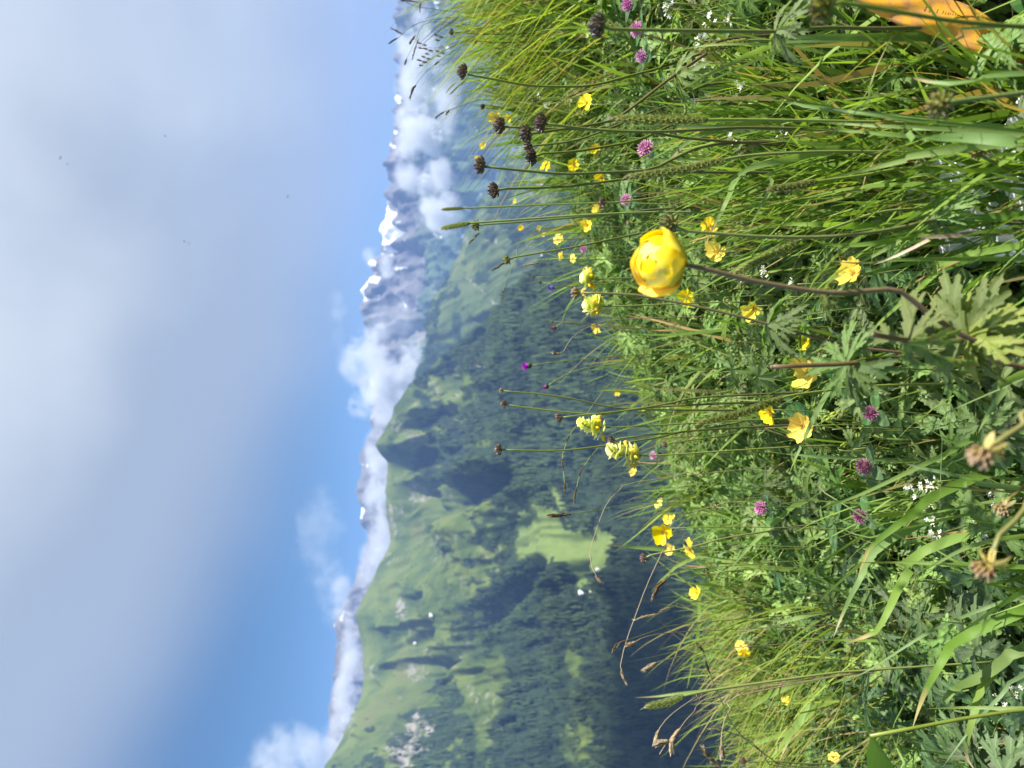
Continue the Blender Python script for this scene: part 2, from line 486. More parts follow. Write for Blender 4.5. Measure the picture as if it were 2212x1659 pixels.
def seg_dist(px, py, poly):
    """distance to a polyline, and the signed side (positive = right of travel in (x,y))."""
    bd = np.full(px.shape, 1e9); side = np.zeros(px.shape)
    for (x0, y0), (x1, y1) in zip(poly[:-1], poly[1:]):
        dx, dy = x1 - x0, y1 - y0
        l2 = dx * dx + dy * dy
        t = np.clip(((px - x0) * dx + (py - y0) * dy) / l2, 0, 1)
        d = np.hypot(px - x0 - t * dx, py - y0 - t * dy)
        s = np.sign(dx * (py - y0) - dy * (px - x0))
        m = d < bd
        bd = np.where(m, d, bd); side = np.where(m, s, side)
    return bd, side


def in_poly(px, py, poly):
    c = np.zeros(px.shape, bool); n = len(poly)
    for i in range(n):
        x0, y0 = poly[i]; x1, y1 = poly[(i + 1) % n]
        hit = ((y0 > py) != (y1 > py)) & (px < (x1 - x0) * (py - y0) / ((y1 - y0) + 1e-9) + x0)
        c ^= hit
    return c


def ell(px, py, cx, cy_, rx, ry, soft=0.35):
    d = np.hypot((px - cx) / rx, (py - cy_) / ry)
    return 1 - sstep(1 - soft, 1 + soft, d)


def grid_faces(ni, nj):
    i, j = np.meshgrid(np.arange(ni - 1), np.arange(nj - 1), indexing='ij')
    return np.stack([i * nj + j, (i + 1) * nj + j, (i + 1) * nj + j + 1, i * nj + j + 1], -1).reshape(-1, 4)


TREES = []


def scatter(P, px, py, dens, n, hmin, hmax, seed):
    """pick n tree feet over the visible grid, weighted by real area times density."""
    rng = np.random.default_rng(seed)
    A = P[1:, :-1] - P[:-1, :-1]; B = P[:-1, 1:] - P[:-1, :-1]
    area = np.linalg.norm(np.cross(A, B), axis=2)
    d = dens[:-1, :-1]
    w = area * d
    vis = (px[:-1, :-1] > 560) & (px[:-1, :-1] < 1800) & (py[:-1, :-1] > -120) & (py[:-1, :-1] < 1780)
    w = (w * vis).ravel(); w /= w.sum()
    idx = rng.choice(len(w), n, p=w)
    ii, jj = np.unravel_index(idx, area.shape)
    u = rng.random(n)[:, None]; v = rng.random(n)[:, None]
    p = P[ii, jj] * (1 - u) * (1 - v) + P[ii + 1, jj] * u * (1 - v) + P[ii, jj + 1] * (1 - u) * v + P[ii + 1, jj + 1] * u * v
    h = hmin + (hmax - hmin) * rng.random(n) ** 1.3
    h *= 0.6 + 0.8 * fbm(p[:, 0] / 90, p[:, 1] / 90, 404, 3)
    h *= 0.55 + 0.45 * np.clip(d[ii, jj], 0, 1)
    TREES.append((p, h))


def build_mountain():
    ys = np.linspace(-260, 1920, 560)
    Y0, Y1 = -260, 1920
    b = []
    b.append([(Y0, 2060, 40), (Y1, 2060, 40)])
    b.append([(Y0, 1960, 95), (Y1, 1960, 95)])
    b.append([(Y0, 1500, 560), (400, 1560, 540), (900, 1740, 500), (Y1, 1840, 480)])
    b.append([(Y0, 1440, 900), (400, 1440, 900), (560, 1330, 950), (700, 1330, 950), (900, 1420, 900), (1200, 1520, 850), (1400, 1570, 820), (1659, 1650, 760), (Y1, 1680, 720)])
    b.append([(Y0, 1400, 1100), (400, 1390, 1150), (560, 1240, 1250), (700, 1190, 1250), (900, 1240, 1250), (1050, 1290, 1260), (1250, 1315, 1260), (1400, 1400, 1150), (1659, 1480, 1080), (Y1, 1500, 1000)])
    b.append([(Y0, 1390, 1250), (400, 1370, 1250), (560, 1208, 1420), (620, 1120, 1500), (700, 1085, 1650), (800, 1080, 1720), (900, 1095, 1780), (1050, 1110, 1880), (1250, 1135, 1900), (1330, 1190, 1800), (1400, 1230, 1700), (1530, 1180, 1800), (1659, 1190, 1800), (Y1, 1180, 1800)])
    b.append([(Y0, 1380, 1350), (400, 1350, 1280), (560, 1195, 1480), (640, 1085, 1750), (700, 1050, 1950), (760, 1000, 2200), (830, 985, 2350), (900, 1000, 2400), (1000, 1010, 2450), (1100, 1020, 2400), (1180, 1010, 2450), (1300, 1020, 2450), (1420, 1020, 2350), (1500, 990, 2350), (1580, 960, 2300), (1659, 900, 2300), (Y1, 850, 2200)])
    crest = [(Y0, 1375, 1400), (400, 1335, 1320), (500, 1245, 1450), (560, 1180, 1600), (590, 1150, 1700), (635, 1120, 1850), (664, 1096, 2000), (692, 1058, 2200), (707, 1029, 2350), (739, 997, 2500), (764, 962, 2700), (798, 930, 2900),
             (830, 885, 3100), (860, 868, 3150), (880, 852, 3200), (900, 850, 3250), (930, 832, 3350), (960, 812, 3400), (975, 820, 3420), (1000, 836, 3500), (1020, 838, 3520), (1060, 835, 3550), (1100, 834, 3550), (1140, 842, 3600), (1170, 845, 3600),
             (1200, 832, 3580), (1240, 812, 3520), (1260, 802, 3500), (1300, 784, 3450), (1330, 767, 3400), (1360, 776, 3400), (1400, 784, 3380), (1440, 787, 3350), (1480, 786, 3300), (1510, 778, 3250), (1550, 760, 3150), (1590, 745, 3050), (1625, 722, 2950), (1659, 700, 2850), (Y1, 560, 2600)]
    mid = [(y, x + (115 if y > 820 else 45), r - (420 if y > 820 else 180)) for (y, x, r) in crest]
    b.append(mid)
    b.append(crest)
    lines = [breakline(q, ys) for q in b]
    back1 = lines[-1].copy(); nrm = back1[:, :2] / np.linalg.norm(back1[:, :2], axis=1)[:, None]
    back1[:, :2] += nrm * 300; back1[:, 2] -= 160
    back2 = lines[-1].copy(); back2[:, :2] += nrm * 900; back2[:, 2] = -620
    lines += [back1, back2]
    G, tt = loft(lines, [4, 8, 14, 50, 50, 55, 70, 70, 8, 6])
    px, py, _ = proj(G.reshape(-1, 3)); px = px.reshape(G.shape[:2]); py = py.reshape(G.shape[:2])
    Xw, Yw = G[..., 0], G[..., 1]
    # real relief: spurs and gullies running down the slope, and finer bumps
    tcrest = 8.0
    att = sstep(2.0, 3.6, tt)[:, None] * (1 - 0.8 * sstep(7.35, 7.95, tt)[:, None])
    wig = 18 * (fbm(Xw / 260, Yw / 260, 3, 3) - .5)
    a = py + wig * 2 + (px - 1000) * 0.25
    rg = ridged(a / 75.0, tt[:, None] * 0.55 + py * 0, 11, 4)
    rel = (rg - 0.55) * 150 * sstep(850, 3000, np.hypot(Xw, Yw))
    rel = rel + (fbm(Xw / 190, Yw / 190, 21, 5) - 0.5) * 95 + (fbm(Xw / 45, Yw / 45, 41, 4) - 0.5) * 12
    # the big gullies that stay dark in the photograph
    for poly, wdt, dep in (
            ([(870, 1580), (930, 1480), (1000, 1400), (1060, 1330), (1110, 1285), (1180, 1232)], 26, 75),
            ([(905, 1060), (945, 1110), (990, 1085), (1045, 1040)], 20, 38),
            ([(1000, 1085), (1045, 1065), (1095, 1040)], 30, 62),
            ([(860, 1330), (915, 1310), (925, 1400), (905, 1500)], 20, 40),
            ([(930, 900), (975, 885), (1000, 960), (1015, 1040)], 16, 30),
            ([(1190, 1300), (1250, 1240), (1290, 1250)], 18, 25),
            ([(940, 1150), (1000, 1075)], 12, 25)):
        d, s = seg_dist(px, py, poly)
        rel = rel - 1.35 * dep * np.exp(-(d / wdt) ** 2) + 0.35 * dep * np.exp(-((d - 1.7 * wdt) / wdt) ** 2)
    G[..., 2] += rel * att
    # the clearing's floor is smooth
    px, py, _ = proj(G.reshape(-1, 3)); px = px.reshape(G.shape[:2]); py = py.reshape(G.shape[:2])

    C4 = lambda L: [(1042.3 + .14878 * q, 1042.3 + .14878 * w) for q, w in L]
    clear = C4([(570, 480), (700, 450), (770, 330), (980, 440), (1100, 480), (1200, 700), (1320, 800), (1340, 700), (1500, 690), (1770, 720), (1790, 900), (1750, 1050), (1650, 1230), (1500, 1300), (1540, 1500), (1400, 1400), (1380, 1490), (1290, 1300), (1170, 1150), (1040, 1070), (880, 1240), (800, 1270), (830, 1160), (700, 1130), (540, 1050), (580, 950)])
    clear = [(1205 + (q - 1205) * 1.12, 1190 + (w - 1190) * 1.08) for q, w in clear]
    strip = C4([(930, -40), (1110, -30), (1190, 330), (1300, 640), (1330, 700), (1160, 400), (1040, 180)])
    jx = px + 34 * (fbm(px / 17, py / 17, 61, 4) - .5); jy = py + 34 * (fbm(px / 17, py / 17, 62, 4) - .5)
    clr = (in_poly(jx, jy, clear) | in_poly(jx, jy, strip)).astype(float)
    tl = np.interp(py, [600, 760, 800, 830, 870, 930, 1000, 1100, 1200, 1300, 1400, 1500, 1580, 1659, 1900], [760, 780, 830, 905, 930, 905, 905, 965, 985, 980, 985, 950, 860, 800, 700])
    nzz = fbm(px / 42, py / 28, 71, 5) - .5
    me = sstep(45, -45, px - tl - nzz * 210)
    pn = fbm(px / 22, py / 16, 75, 5)
    me = np.maximum(me, 0.85 * sstep(0.47, 0.56, pn) * ell(px, py, 1035, 1200, 105, 210, .4))
    me = np.maximum(me, 0.75 * sstep(0.57, 0.66, pn) * sstep(1150, 1000, px) * sstep(780, 880, py))
    for e in ((995, 850, 48, 52), (965, 1100, 40, 60), (1042, 1500, 48, 70), (1075, 1440, 22, 45), (1050, 1590, 13, 120), (1010, 1010, 25, 14), (1100, 1180, 35, 12), (955, 820, 45, 18), (905, 780, 50, 14)):
        me = np.maximum(me, ell(jx + 40 * nzz, jy + 40 * nzz, *e))
    me = np.maximum(me, clr)
    me = np.maximum(me, 0.8 * ell(jx, jy, 1242, 1430, 18, 42))
    me = np.maximum(me, 0.7 * ell(jx, jy, 1250, 1600, 40, 60))
    steep = sstep(0.62, 0.8, ridged(px / 60, py / 60, 81, 4))
    ro = 0.50 * me * (1 - clr) * sstep(0.46, 0.60, fbm(px / 50, py / 70, 91, 4))
    for e in ((905, 1590, 58, 62), (870, 1625, 40, 50), (868, 1320, 20, 38), (985, 1165, 7, 16), (895, 1065, 10, 40), (1038, 790, 16, 24), (1158, 1065, 9, 9)):
        ro = np.maximum(ro, 0.62 * ell(px, py, *e, soft=.6))
    ro = ro * (1 - clr * (np.hypot(px - 1158, py - 1065) > 12))
    m = mat_mountain('alpine slope', (0.022, 0.038, 0.018),
                     [(0.32, (0.022, 0.038, 0.013)), (0.45, (0.054, 0.082, 0.019)), (0.56, (0.096, 0.126, 0.029)), (0.70, (0.115, 0.105, 0.05))], (0.23, 0.215, 0.195), 1.0)
    V = G.reshape(-1, 3)
    o = obj('mountain', fast_mesh('mountain', V, grid_faces(*G.shape[:2]), m, attrs={'meadow': me.ravel(), 'rock': ro.ravel(), 'lush': clr.ravel()}))
    tag(o, kind='structure')
    dens = np.clip(1 - me * 1.25, 0.0, 1) * (1 - 0.8 * np.clip(ro, 0, 1)) * (0.10 + sstep(0.36, 0.60, fbm(px / 26, py / 18, 101, 5)))
    dens *= np.where((tt > 7.97)[:, None], 0, 1) * np.where((tt < 2.2)[:, None], 0, 1)
    dens = dens + 0.006 * (clr < .5) * (tt < 7.9)[:, None] * (tt > 3)[:, None]
    clr2 = in_poly(px - 9, py, clear) | in_poly(px - 16, py, clear) | in_poly(px - 7, py, strip) | in_poly(px - 12, py, strip)
    dens = dens * np.where(clr2, 0.02, 1)
    midz = ell(px, py, 1030, 1200, 110, 210, .5)
    dens = dens * (1 - .5 * midz)
    scatter(G, px, py, dens, 56000, 10, 27, 5)
    return G, px, py


MG, MPX, MPY = build_mountain()


def build_spur():
    ys = np.linspace(-300, 1000, 300)
    b = []
    b.append([(-300, 1420, 2000), (400, 1330, 2150), (600, 1260, 2300), (800, 1180, 2500), (1000, 1150, 2700)])
    b.append([(-300, 1380, 2350), (350, 1260, 2450), (500, 1180, 2600), (600, 1150, 2700), (700, 1085, 2850), (800, 1040, 3000), (1000, 1000, 3200)])
    b.append([(-300, 1330, 2800), (350, 1190, 2900), (450, 1110, 3050), (550, 1060, 3150), (620, 1030, 3250), (700, 990, 3350), (800, 960, 3500), (1000, 940, 3600)])
    crest = [(-300, 1290, 3300), (200, 1200, 3400), (300, 1130, 3450), (411, 1058, 3550), (430, 1040, 3600), (444, 1029, 3600), (465, 1018, 3620), (486, 1005, 3650), (518, 999, 3700), (548, 993, 3720), (573, 976, 3750), (597, 970, 3780), (612, 962, 3790), (627, 951, 3800), (650, 932, 3820), (675, 926, 3820), (702, 915, 3850), (721, 921, 3860), (740, 920, 3880), (759, 916, 3900), (780, 908, 3900), (823, 896, 3950), (880, 880, 4000), (1000, 880, 4000)]
    b.append(crest)
    lines = [breakline(q, ys) for q in b]
    back1 = lines[-1].copy(); nrm = back1[:, :2] / np.linalg.norm(back1[:, :2], axis=1)[:, None]
    back1[:, :2] += nrm * 400; back1[:, 2] -= 220
    back2 = lines[-1].copy(); back2[:, :2] += nrm * 1000; back2[:, 2] = -760
    lines += [back1, back2]
    G, tt = loft(lines, [40, 60, 70, 8, 6])
    px, py, _ = proj(G.reshape(-1, 3)); px = px.reshape(G.shape[:2]); py = py.reshape(G.shape[:2])
    Xw, Yw = G[..., 0], G[..., 1]
    att = (1 - 0.85 * sstep(2.5, 2.96, tt)[:, None])
    a = py + 30 * (fbm(Xw / 300, Yw / 300, 3, 3) - .5) + (px - 1000) * 0.5
    rel = (ridged(a / 48.0, tt[:, None] * 0.6 + py * 0, 211, 4) - .55) * 85 + (fbm(Xw / 200, Yw / 200, 221, 5) - 0.5) * 80
    G[..., 2] += rel * att
    px, py, _ = proj(G.reshape(-1, 3)); px = px.reshape(G.shape[:2]); py = py.reshape(G.shape[:2])
    nn = fbm(px / 26, py / 30, 271, 5)
    me = sstep(0.44, 0.54, nn + 0.18 * ell(px, py, 1080, 640, 110, 130, .6) - 0.12 * ell(px, py, 960, 600, 40, 70, .5) - 0.10 * sstep(560, 480, py))
    ro = 0.5 * sstep(0.52, 0.64, fbm(px / 16, py / 20, 291, 4)) * sstep(620, 520, py) + 0.55 * (seg_dist(px, py, [(1010, 600), (1040, 628), (1072, 660), (1100, 652)])[0] < 3.5)
    m = mat_mountain('spur slope', (0.024, 0.042, 0.02), [(0.3, (0.030, 0.05, 0.017)), (0.5, (0.060, 0.088, 0.025)), (0.7, (0.10, 0.12, 0.04))], (0.26, 0.25, 0.235), 1.0)
    o = obj('hill', fast_mesh('hill', G.reshape(-1, 3), grid_faces(*G.shape[:2]), m, attrs={'meadow': me.ravel(), 'rock': ro.ravel()}))
    tag(o, kind='structure')
    dens = np.clip(1 - me * 1.1, 0.03, 1) * np.where((tt > 2.98)[:, None], 0, 1)
    scatter(G, px, py, dens, 12000, 9, 20, 8)


build_spur()


def build_forest():
    p = np.concatenate([q[0] for q in TREES]); h = np.concatenate([q[1] for q in TREES])
    n = len(p); s = 6
    rng = np.random.default_rng(3)
    # a spruce: two stacked ragged skirts of six points, each a fan under its tip
    prof = [(0.04, 0.165), (0.66, 0.0), (0.36, 0.115), (1.0, 0.0)]
    th = np.arange(s) / s * 2 * math.pi
    vs = []
    fw = 0.85 + 0.45 * rng.random(n)
    for (zb, rb), (zt, _) in ((prof[0], prof[1]), (prof[2], prof[3])):
        rag = 0.75 + 0.5 * rng.random((n, s)); rot = rng.random((n, 1)) * 6.28
        ring = np.stack([np.cos(th[None] + rot) * rb * rag * fw[:, None], np.sin(th[None] + rot) * rb * rag * fw[:, None], zb + 0.05 * (rng.random((n, s)) - .5)], -1)
        tip = np.zeros((n, 1, 3)); tip[:, 0, 2] = zt
        vs.append(np.concatenate([ring, tip], 1))
    V = np.concatenate(vs, 1) * h[:, None, None]
    V = V + p[:, None, :] - np.array((0, 0, 0.5))
    base = (np.arange(n) * (2 * (s + 1)))[:, None, None]
    loc = []
    for k in range(2):
        o_ = k * (s + 1)
        for j in range(s):
            loc.append((o_ + j, o_ + (j + 1) % s, o_ + s))
    Fc = (base + np.array(loc)[None]).reshape(-1, 3)
    c0 = np.array((0.013, 0.027, 0.014)); c1 = np.array((0.048, 0.074, 0.025))
    mixv = rng.random((n, 1)) ** 1.5
    c = (c0 * (1 - mixv) + c1 * mixv) * (0.45 + 1.1 * fbm(p[:, 0] / 130, p[:, 1] / 130, 405, 4))[:, None]
    c = np.repeat(c[:, None, :], 2 * (s + 1), 1).reshape(-1, 3)
    o = obj('forest', fast_mesh('forest', V.reshape(-1, 3), Fc, M['conifer'], col=c, smooth=False))
    tag(o, 'dark spruce forest covering the valley slopes below the meadow ridge', 'forest', kind='stuff')


build_forest()


def build_far_range():
    """snow-patched rocky range some fourteen kilometres away"""
    ys = np.linspace(-500, 2150, 620)
    sky_ = [(-500, 900), (0, 872), (100, 872), (150, 870), (200, 868), (240, 865), (270, 858), (310, 850), (330, 842), (350, 838), (370, 840), (385, 846), (400, 850), (423, 840), (445, 843), (473, 838), (485, 830), (497, 822), (507, 826), (517, 829), (535, 824), (548, 826), (560, 806), (568, 797), (580, 806), (588, 812), (600, 800), (614, 795), (620, 790), (626, 784), (635, 787), (644, 790), (670, 780), (700, 795), (760, 800), (850, 806), (900, 806), (930, 808), (950, 795), (985, 775), (1010, 782), (1050, 774), (1080, 782), (1110, 787), (1155, 797), (1200, 782), (1230, 770), (1265, 764), (1300, 745), (1345, 727), (1380, 731), (1420, 724), (1450, 730), (1495, 719), (1530, 712), (1555, 706), (1600, 716), (1700, 700), (2150, 720)]
    crest = [(y, x, 14500 + 900 * math.sin(y * 0.01)) for y, x in sky_]
    b = [[(-500, 1180, 8200), (2150, 1180, 8200)],
         [(-500, 1080, 9200), (500, 1060, 9200), (1000, 1000, 9500), (2150, 950, 9500)],
         [(-500, 985, 11500), (500, 960, 11500), (1000, 890, 12000), (2150, 830, 12000)], crest]
    lines = [breakline(q, ys) for q in b]
    back1 = lines[-1].copy(); nrm = back1[:, :2] / np.linalg.norm(back1[:, :2], axis=1)[:, None]
    back1[:, :2] += nrm * 1200; back1[:, 2] -= 900
    back2 = back1.copy(); back2[:, :2] += nrm * 2500; back2[:, 2] -= 2500
    lines += [back1, back2]
    G, tt = loft(lines, [20, 80, 130, 8, 4])
    px, py, _ = proj(G.reshape(-1, 3)); px = px.reshape(G.shape[:2]); py = py.reshape(G.shape[:2])
    Xw, Yw = G[..., 0], G[..., 1]
    att = sstep(0.3, 1.0, tt)[:, None] * (1 - 0.80 * sstep(2.6, 2.97, tt)[:, None])
    a = py + 40 * (fbm(Xw / 1500, Yw / 1500, 303, 3) - .5) + (px - 900) * 0.35
    rel = (ridged(a / 55.0, tt[:, None] * 1.3 + py * 0, 311, 5) - .5) * 620 + (ridged(Xw / 700, Yw / 700, 321, 6) - 0.5) * 420
    G[..., 2] += rel * att
    # snow lies where the ground is high and not too steep
    gy = np.gradient(G, axis=1); gx = np.gradient(G, axis=0)
    nr = np.cross(gx, gy); nr /= np.linalg.norm(nr, axis=2)[..., None] + 1e-9
    flat = np.abs(nr[..., 2])
    hi = sstep(60, 5, px - np.interp(py, [q[0] for q in sky_], [q[1] for q in sky_]))
    sn = hi * (0.10 + .22 * sstep(700, 640, py) * sstep(380, 420, py)) + (fbm(px / 24, py / 15, 331, 4) - .5) * 1.35 + (flat - .5) * 0.4 + 0.1 * sstep(560, 450, np.abs(py - 40))
    for e in ((848, 500, 30, 20), (845, 468, 24, 14), (862, 520, 16, 30), (765, 1290, 8, 12), (790, 1115, 9, 14), (845, 348, 10, 12), (820, 605, 12, 9), (800, 570, 10, 7), (890, 580, 18, 5), (880, 655, 7, 10), (775, 1130, 10, 10)):
        sn = sn + 0.75 * ell(px, py, *e, soft=.6)
    sn = sn - 0.25 * sstep(900, 1000, py) * 0
    m = bpy.data.materials.new('snowy rock'); t = NT(m)
    tc = t.n('ShaderNodeTexCoord'); P = tc.outputs['Object']
    asn = t.n('ShaderNodeAttribute', attribute_name='snow'); ag = t.n('ShaderNodeAttribute', attribute_name='low')
    n1 = t.n('ShaderNodeTexNoise', inp={'Vector': P, 'Scale': 1 / 420, 'Detail': 8.0, 'Roughness': 0.6})
    n2 = t.n('ShaderNodeTexNoise', inp={'Vector': P, 'Scale': 1 / 110, 'Detail': 6.0, 'Roughness': 0.6})
    rock = t.ramp(n1.outputs[0], [(0.3, (0.07, 0.07, 0.08)), (0.55, (0.13, 0.125, 0.125)), (0.75, (0.27, 0.245, 0.22))])
    low = t.ramp(n1.outputs[0], [(0.35, (0.03, 0.055, 0.03)), (0.6, (0.07, 0.11, 0.045)), (0.8, (0.2, 0.19, 0.16))])
    c = t.mix(ag.outputs['Fac'], rock, low)
    f = t.math('ADD', asn.outputs['Fac'], t.math('MULTIPLY', t.math('SUBTRACT', n2.outputs[0], 0.5), 0.5))
    f = t.n('ShaderNodeMapRange', interpolation_type='SMOOTHSTEP', inp={'Value': f, 'From Min': 0.52, 'From Max': 0.66}).outputs[0]
    c = t.mix(f, c, (0.74, 0.75, 0.78))
    bp = t.n('ShaderNodeBump', inp={'Strength': 0.8, 'Distance': 60.0, 'Height': n1.outputs[0]})
    bs = t.n('ShaderNodeBsdfPrincipled', inp={'Base Color': c, 'Roughness': 0.9, 'Specular IOR Level': 0.1, 'Normal': bp.outputs[0]})
    t.out(bs.outputs[0])
    lowm = sstep(885, 960, px + (fbm(px / 40, py / 40, 351, 4) - .5) * 60)
    o = obj('snow_mountains', fast_mesh('snow_mountains', G.reshape(-1, 3), grid_faces(*G.shape[:2]), m, attrs={'snow': sn.ravel(), 'low': lowm.ravel()}))
    tag(o, kind='structure')


build_far_range()


# ------------------------------------------------------------------ valley air
def build_haze():
    bmv = [(-5200, -75, -800), (5200, -75, -800), (5200, 5600, -800), (-5200, 5600, -800), (-5200, -75, 420), (5200, -75, 420), (5200, 5600, 420), (-5200, 5600, 420)]
    f = [(0, 3, 2, 1), (4, 5, 6, 7), (0, 1, 5, 4), (1, 2, 6, 5), (2, 3, 7, 6), (3, 0, 4, 7)]
    me = bpy.data.meshes.new('haze'); me.from_pydata(bmv, [], f)
    m = bpy.data.materials.new('haze'); t = NT(m)
    v = t.n('ShaderNodeVolumePrincipled', inp={'Color': (0.30, 0.50, 1.0, 1), 'Density': 0.000078, 'Anisotropy': 0.0})
    t.out(None, v.outputs[0])
    me.materials.append(m)
    o = obj('haze', me); tag(o, 'thin blue haze filling the valley air', 'haze', kind='stuff')


build_haze()


# ------------------------------------------------------------------ clouds hanging in front of the snowy range (beyond the haze)
def build_clouds():
    # picture position, half height (x), half width (y), distance, density, softness
    L = [(905, 130, 46, 120, 9800, 1.0), (905, 300, 46, 75, 9700, 1.0), (945, 395, 42, 55, 9600, 1.0), (950, 465, 48, 60, 9500, 1.0), (880, 215, 30, 70, 10200, .7), (890, 380, 36, 50, 10300, .6),
         (800, 552, 18, 26, 10800, .35), (838, 575, 18, 34, 10300, .5),
         (845, 700, 55, 70, 9800, .22), (800, 775, 62, 70, 9600, .8), (845, 850, 52, 75, 9300, 1.2), (790, 855, 40, 50, 9800, .9), (880, 800, 40, 60, 9200, .8),
         (820, 985, 34, 60, 9300, 1.1), (822, 1070, 34, 75, 9300, .9), (824, 1160, 32, 70, 9200, .8), (800, 1225, 30, 60, 9800, .5),
         (735, 1290, 24, 50, 9800, .35), (755, 1420, 22, 90, 9300, .6), (745, 1530, 26, 80, 9200, .7), (725, 1600, 30, 60, 9200, .9),
         (620, 1640, 80, 75, 8800, .35), (560, 1720, 70, 70, 8800, .4), (690, 1650, 50, 60, 8800, .35),
         (690, 1160, 55, 120, 9600, .09), (718, 1275, 40, 80, 9700, .11), (728, 690, 26, 60, 9900, .12), (960, 210, 36, 110, 9300, .5)]
    import bmesh
    bm = bmesh.new(); bmesh.ops.create_icosphere(bm, subdivisions=3, radius=1.0)
    me0 = bpy.data.meshes.new('cloud'); bm.to_mesh(me0); bm.free()
    mats = {}

    def vapour(den, amp, shift):
        m = bpy.data.materials.new('cloud vapour'); t = NT(m)
        tc = t.n('ShaderNodeTexCoord'); ge = t.n('ShaderNodeNewGeometry')
        ln = t.n('ShaderNodeVectorMath', operation='LENGTH', inp={0: tc.outputs['Object']})
        n1 = t.n('ShaderNodeTexNoise', inp={'Vector': ge.outputs['Position'], 'Scale': 1 / 330, 'Detail': 6.0, 'Roughness': 0.58})
        f = t.math('ADD', t.math('SUBTRACT', 1.0, ln.outputs['Value']), t.math('MULTIPLY', t.math('SUBTRACT', n1.outputs[0], shift), amp))
        f = t.n('ShaderNodeMapRange', interpolation_type='SMOOTHSTEP', inp={'Value': f, 'From Min': 0.05, 'From Max': 0.75}).outputs[0]
        e = t.n('ShaderNodeMapRange', interpolation_type='SMOOTHSTEP', inp={'Value': ln.outputs['Value'], 'From Min': 1.0, 'From Max': 0.6}).outputs[0]
        v = t.n('ShaderNodeVolumePrincipled', inp={'Color': (0.88, 0.90, 0.94, 1), 'Density': t.math('MULTIPLY', t.math('MULTIPLY', f, e), 0.0055 * den), 'Anisotropy': 0.15})
        t.out(None, v.outputs[0])
        return m

    for i, (x, y, rx, ry, d, den) in enumerate(L):
        key = round(den, 2)
        if key not in mats:
            mats[key] = vapour(den, 4.2, 0.53)
        me = me0.copy(); me.materials.append(mats[key])
        p = at(x, y, d)
        o = obj('cloud', me, None, p, None, (ry * K * d * 1.25, 420, rx * K * d * 1.3))
        tag(o, 'white and grey cloud bank lying along the snowy range', 'cloud', 'clouds along the snowy range', 'stuff')

    # unseen cloud above the frame, added towards the sun to shade the lower forest
    key = 1.0
    me = me0.copy(); me.materials.append(vapour(3.5, 1.6, 0.42))
    T = Vector((-520, 900, -345)) + SUN_DIR * 1700
    o = obj('cloud', me, None, T, None, (330, 480, 170))
    tag(o, 'unseen low cloud added to shade the valley forest', 'cloud', 'clouds along the snowy range', 'stuff')


build_clouds()

# ------------------------------------------------------------------ meadow: grass (stuff)
def in_view(x, y, margin=140):
    z = g(x, y) + 0.1
    px, py, w = proj(np.stack([x, y, z], -1))
    return px, py, (w > 0.2) & (px > 1000) & (px < 2212 + 420) & (py > -margin - 120) & (py < 1659 + margin + 120)


def sample_ground(n, weight, seed, ymax=2.75):
    rng = np.random.default_rng(seed)
    xs = []; ys = []
    tot = 0
    while tot < n:
        x = rng.uniform(-2.0, 2.0, 20000); y = rng.uniform(0.22, ymax, 20000)
        px, py, ok = in_view(x, y)
        ok &= rng.random(20000) < weight(px, py, x, y)
        x = x[ok]; y = y[ok]; xs.append(x); ys.append(y); tot += len(x)
    return np.concatenate(xs)[:n], np.concatenate(ys)[:n]


def sample_beside(n, seed):
    """the same meadow going on past the edges of the frame"""
    rng = np.random.default_rng(seed); xs = []; ys = []; tot = 0
    while tot < n:
        x = rng.uniform(-2.9, 3.2, 20000); y = rng.uniform(-0.9, 2.5, 20000)
        _, _, ok = in_view(x, y)
        ok = ~ok & (np.hypot(x, y) > .42)
        x = x[ok]; y = y[ok]; xs.append(x); ys.append(y); tot += len(x)
    return np.concatenate(xs)[:n], np.concatenate(ys)[:n]


def blades(x, y, hgt, wid, lean_dir, lean, droop, col_base, col_tip, seed, nseg=7):
    """arrays in, one ribbon per blade out"""
    rng = np.random.default_rng(seed)
    n = len(x)
    t = np.linspace(0, 1, nseg)[None, :]
    z0 = g(x, y) - 0.01
    up_ = hgt[:, None] * (t - droop[:, None] * t ** 2.6)
    out = hgt[:, None] * lean[:, None] * (0.35 * t + 0.65 * t ** 2)
    wob = (rng.random((n, 1)) - .5) * 0.12 * hgt[:, None] * np.sin(t * 3.14 * (1 + rng.random((n, 1))))
    cx, sx = np.cos(lean_dir)[:, None], np.sin(lean_dir)[:, None]
    Pc = np.stack([x[:, None] + out * cx - wob * sx, y[:, None] + out * sx + wob * cx, z0[:, None] + up_], -1)
    sd = lean_dir + math.pi / 2 + rng.normal(0, 0.8, n)
    S = np.stack([np.cos(sd), np.sin(sd), rng.normal(0, .25, n)], -1)
    prof = np.interp(t[0], [0, .25, .6, .85, 1], [.7, 1, .85, .45, .04])
    tw = rng.normal(0, 0.5, (n, 1)) * t
    S2 = np.stack([np.cos(sd + 1.3), np.sin(sd + 1.3), np.zeros(n)], -1)
    Sv = S[:, None, :] * np.cos(tw)[..., None] + S2[:, None, :] * np.sin(tw)[..., None]
    off = Sv * (wid[:, None] * prof[None] * 0.5)[..., None]
    V = np.stack([Pc - off, Pc + off], 2)
    cc = col_base[:, None, :] * (1 - t[..., None]) + col_tip[:, None, :] * t[..., None]
    C = np.repeat(cc[:, :, None, :], 2, 2)
    base = (np.arange(n) * nseg * 2)[:, None]
    k = np.arange(nseg - 1)[None, :]
    a = base + k * 2
    Q = np.stack([a, a + 1, a + 3, a + 2], -1).reshape(-1, 4)
    return V.reshape(-1, 3), Q, C.reshape(-1, 3)


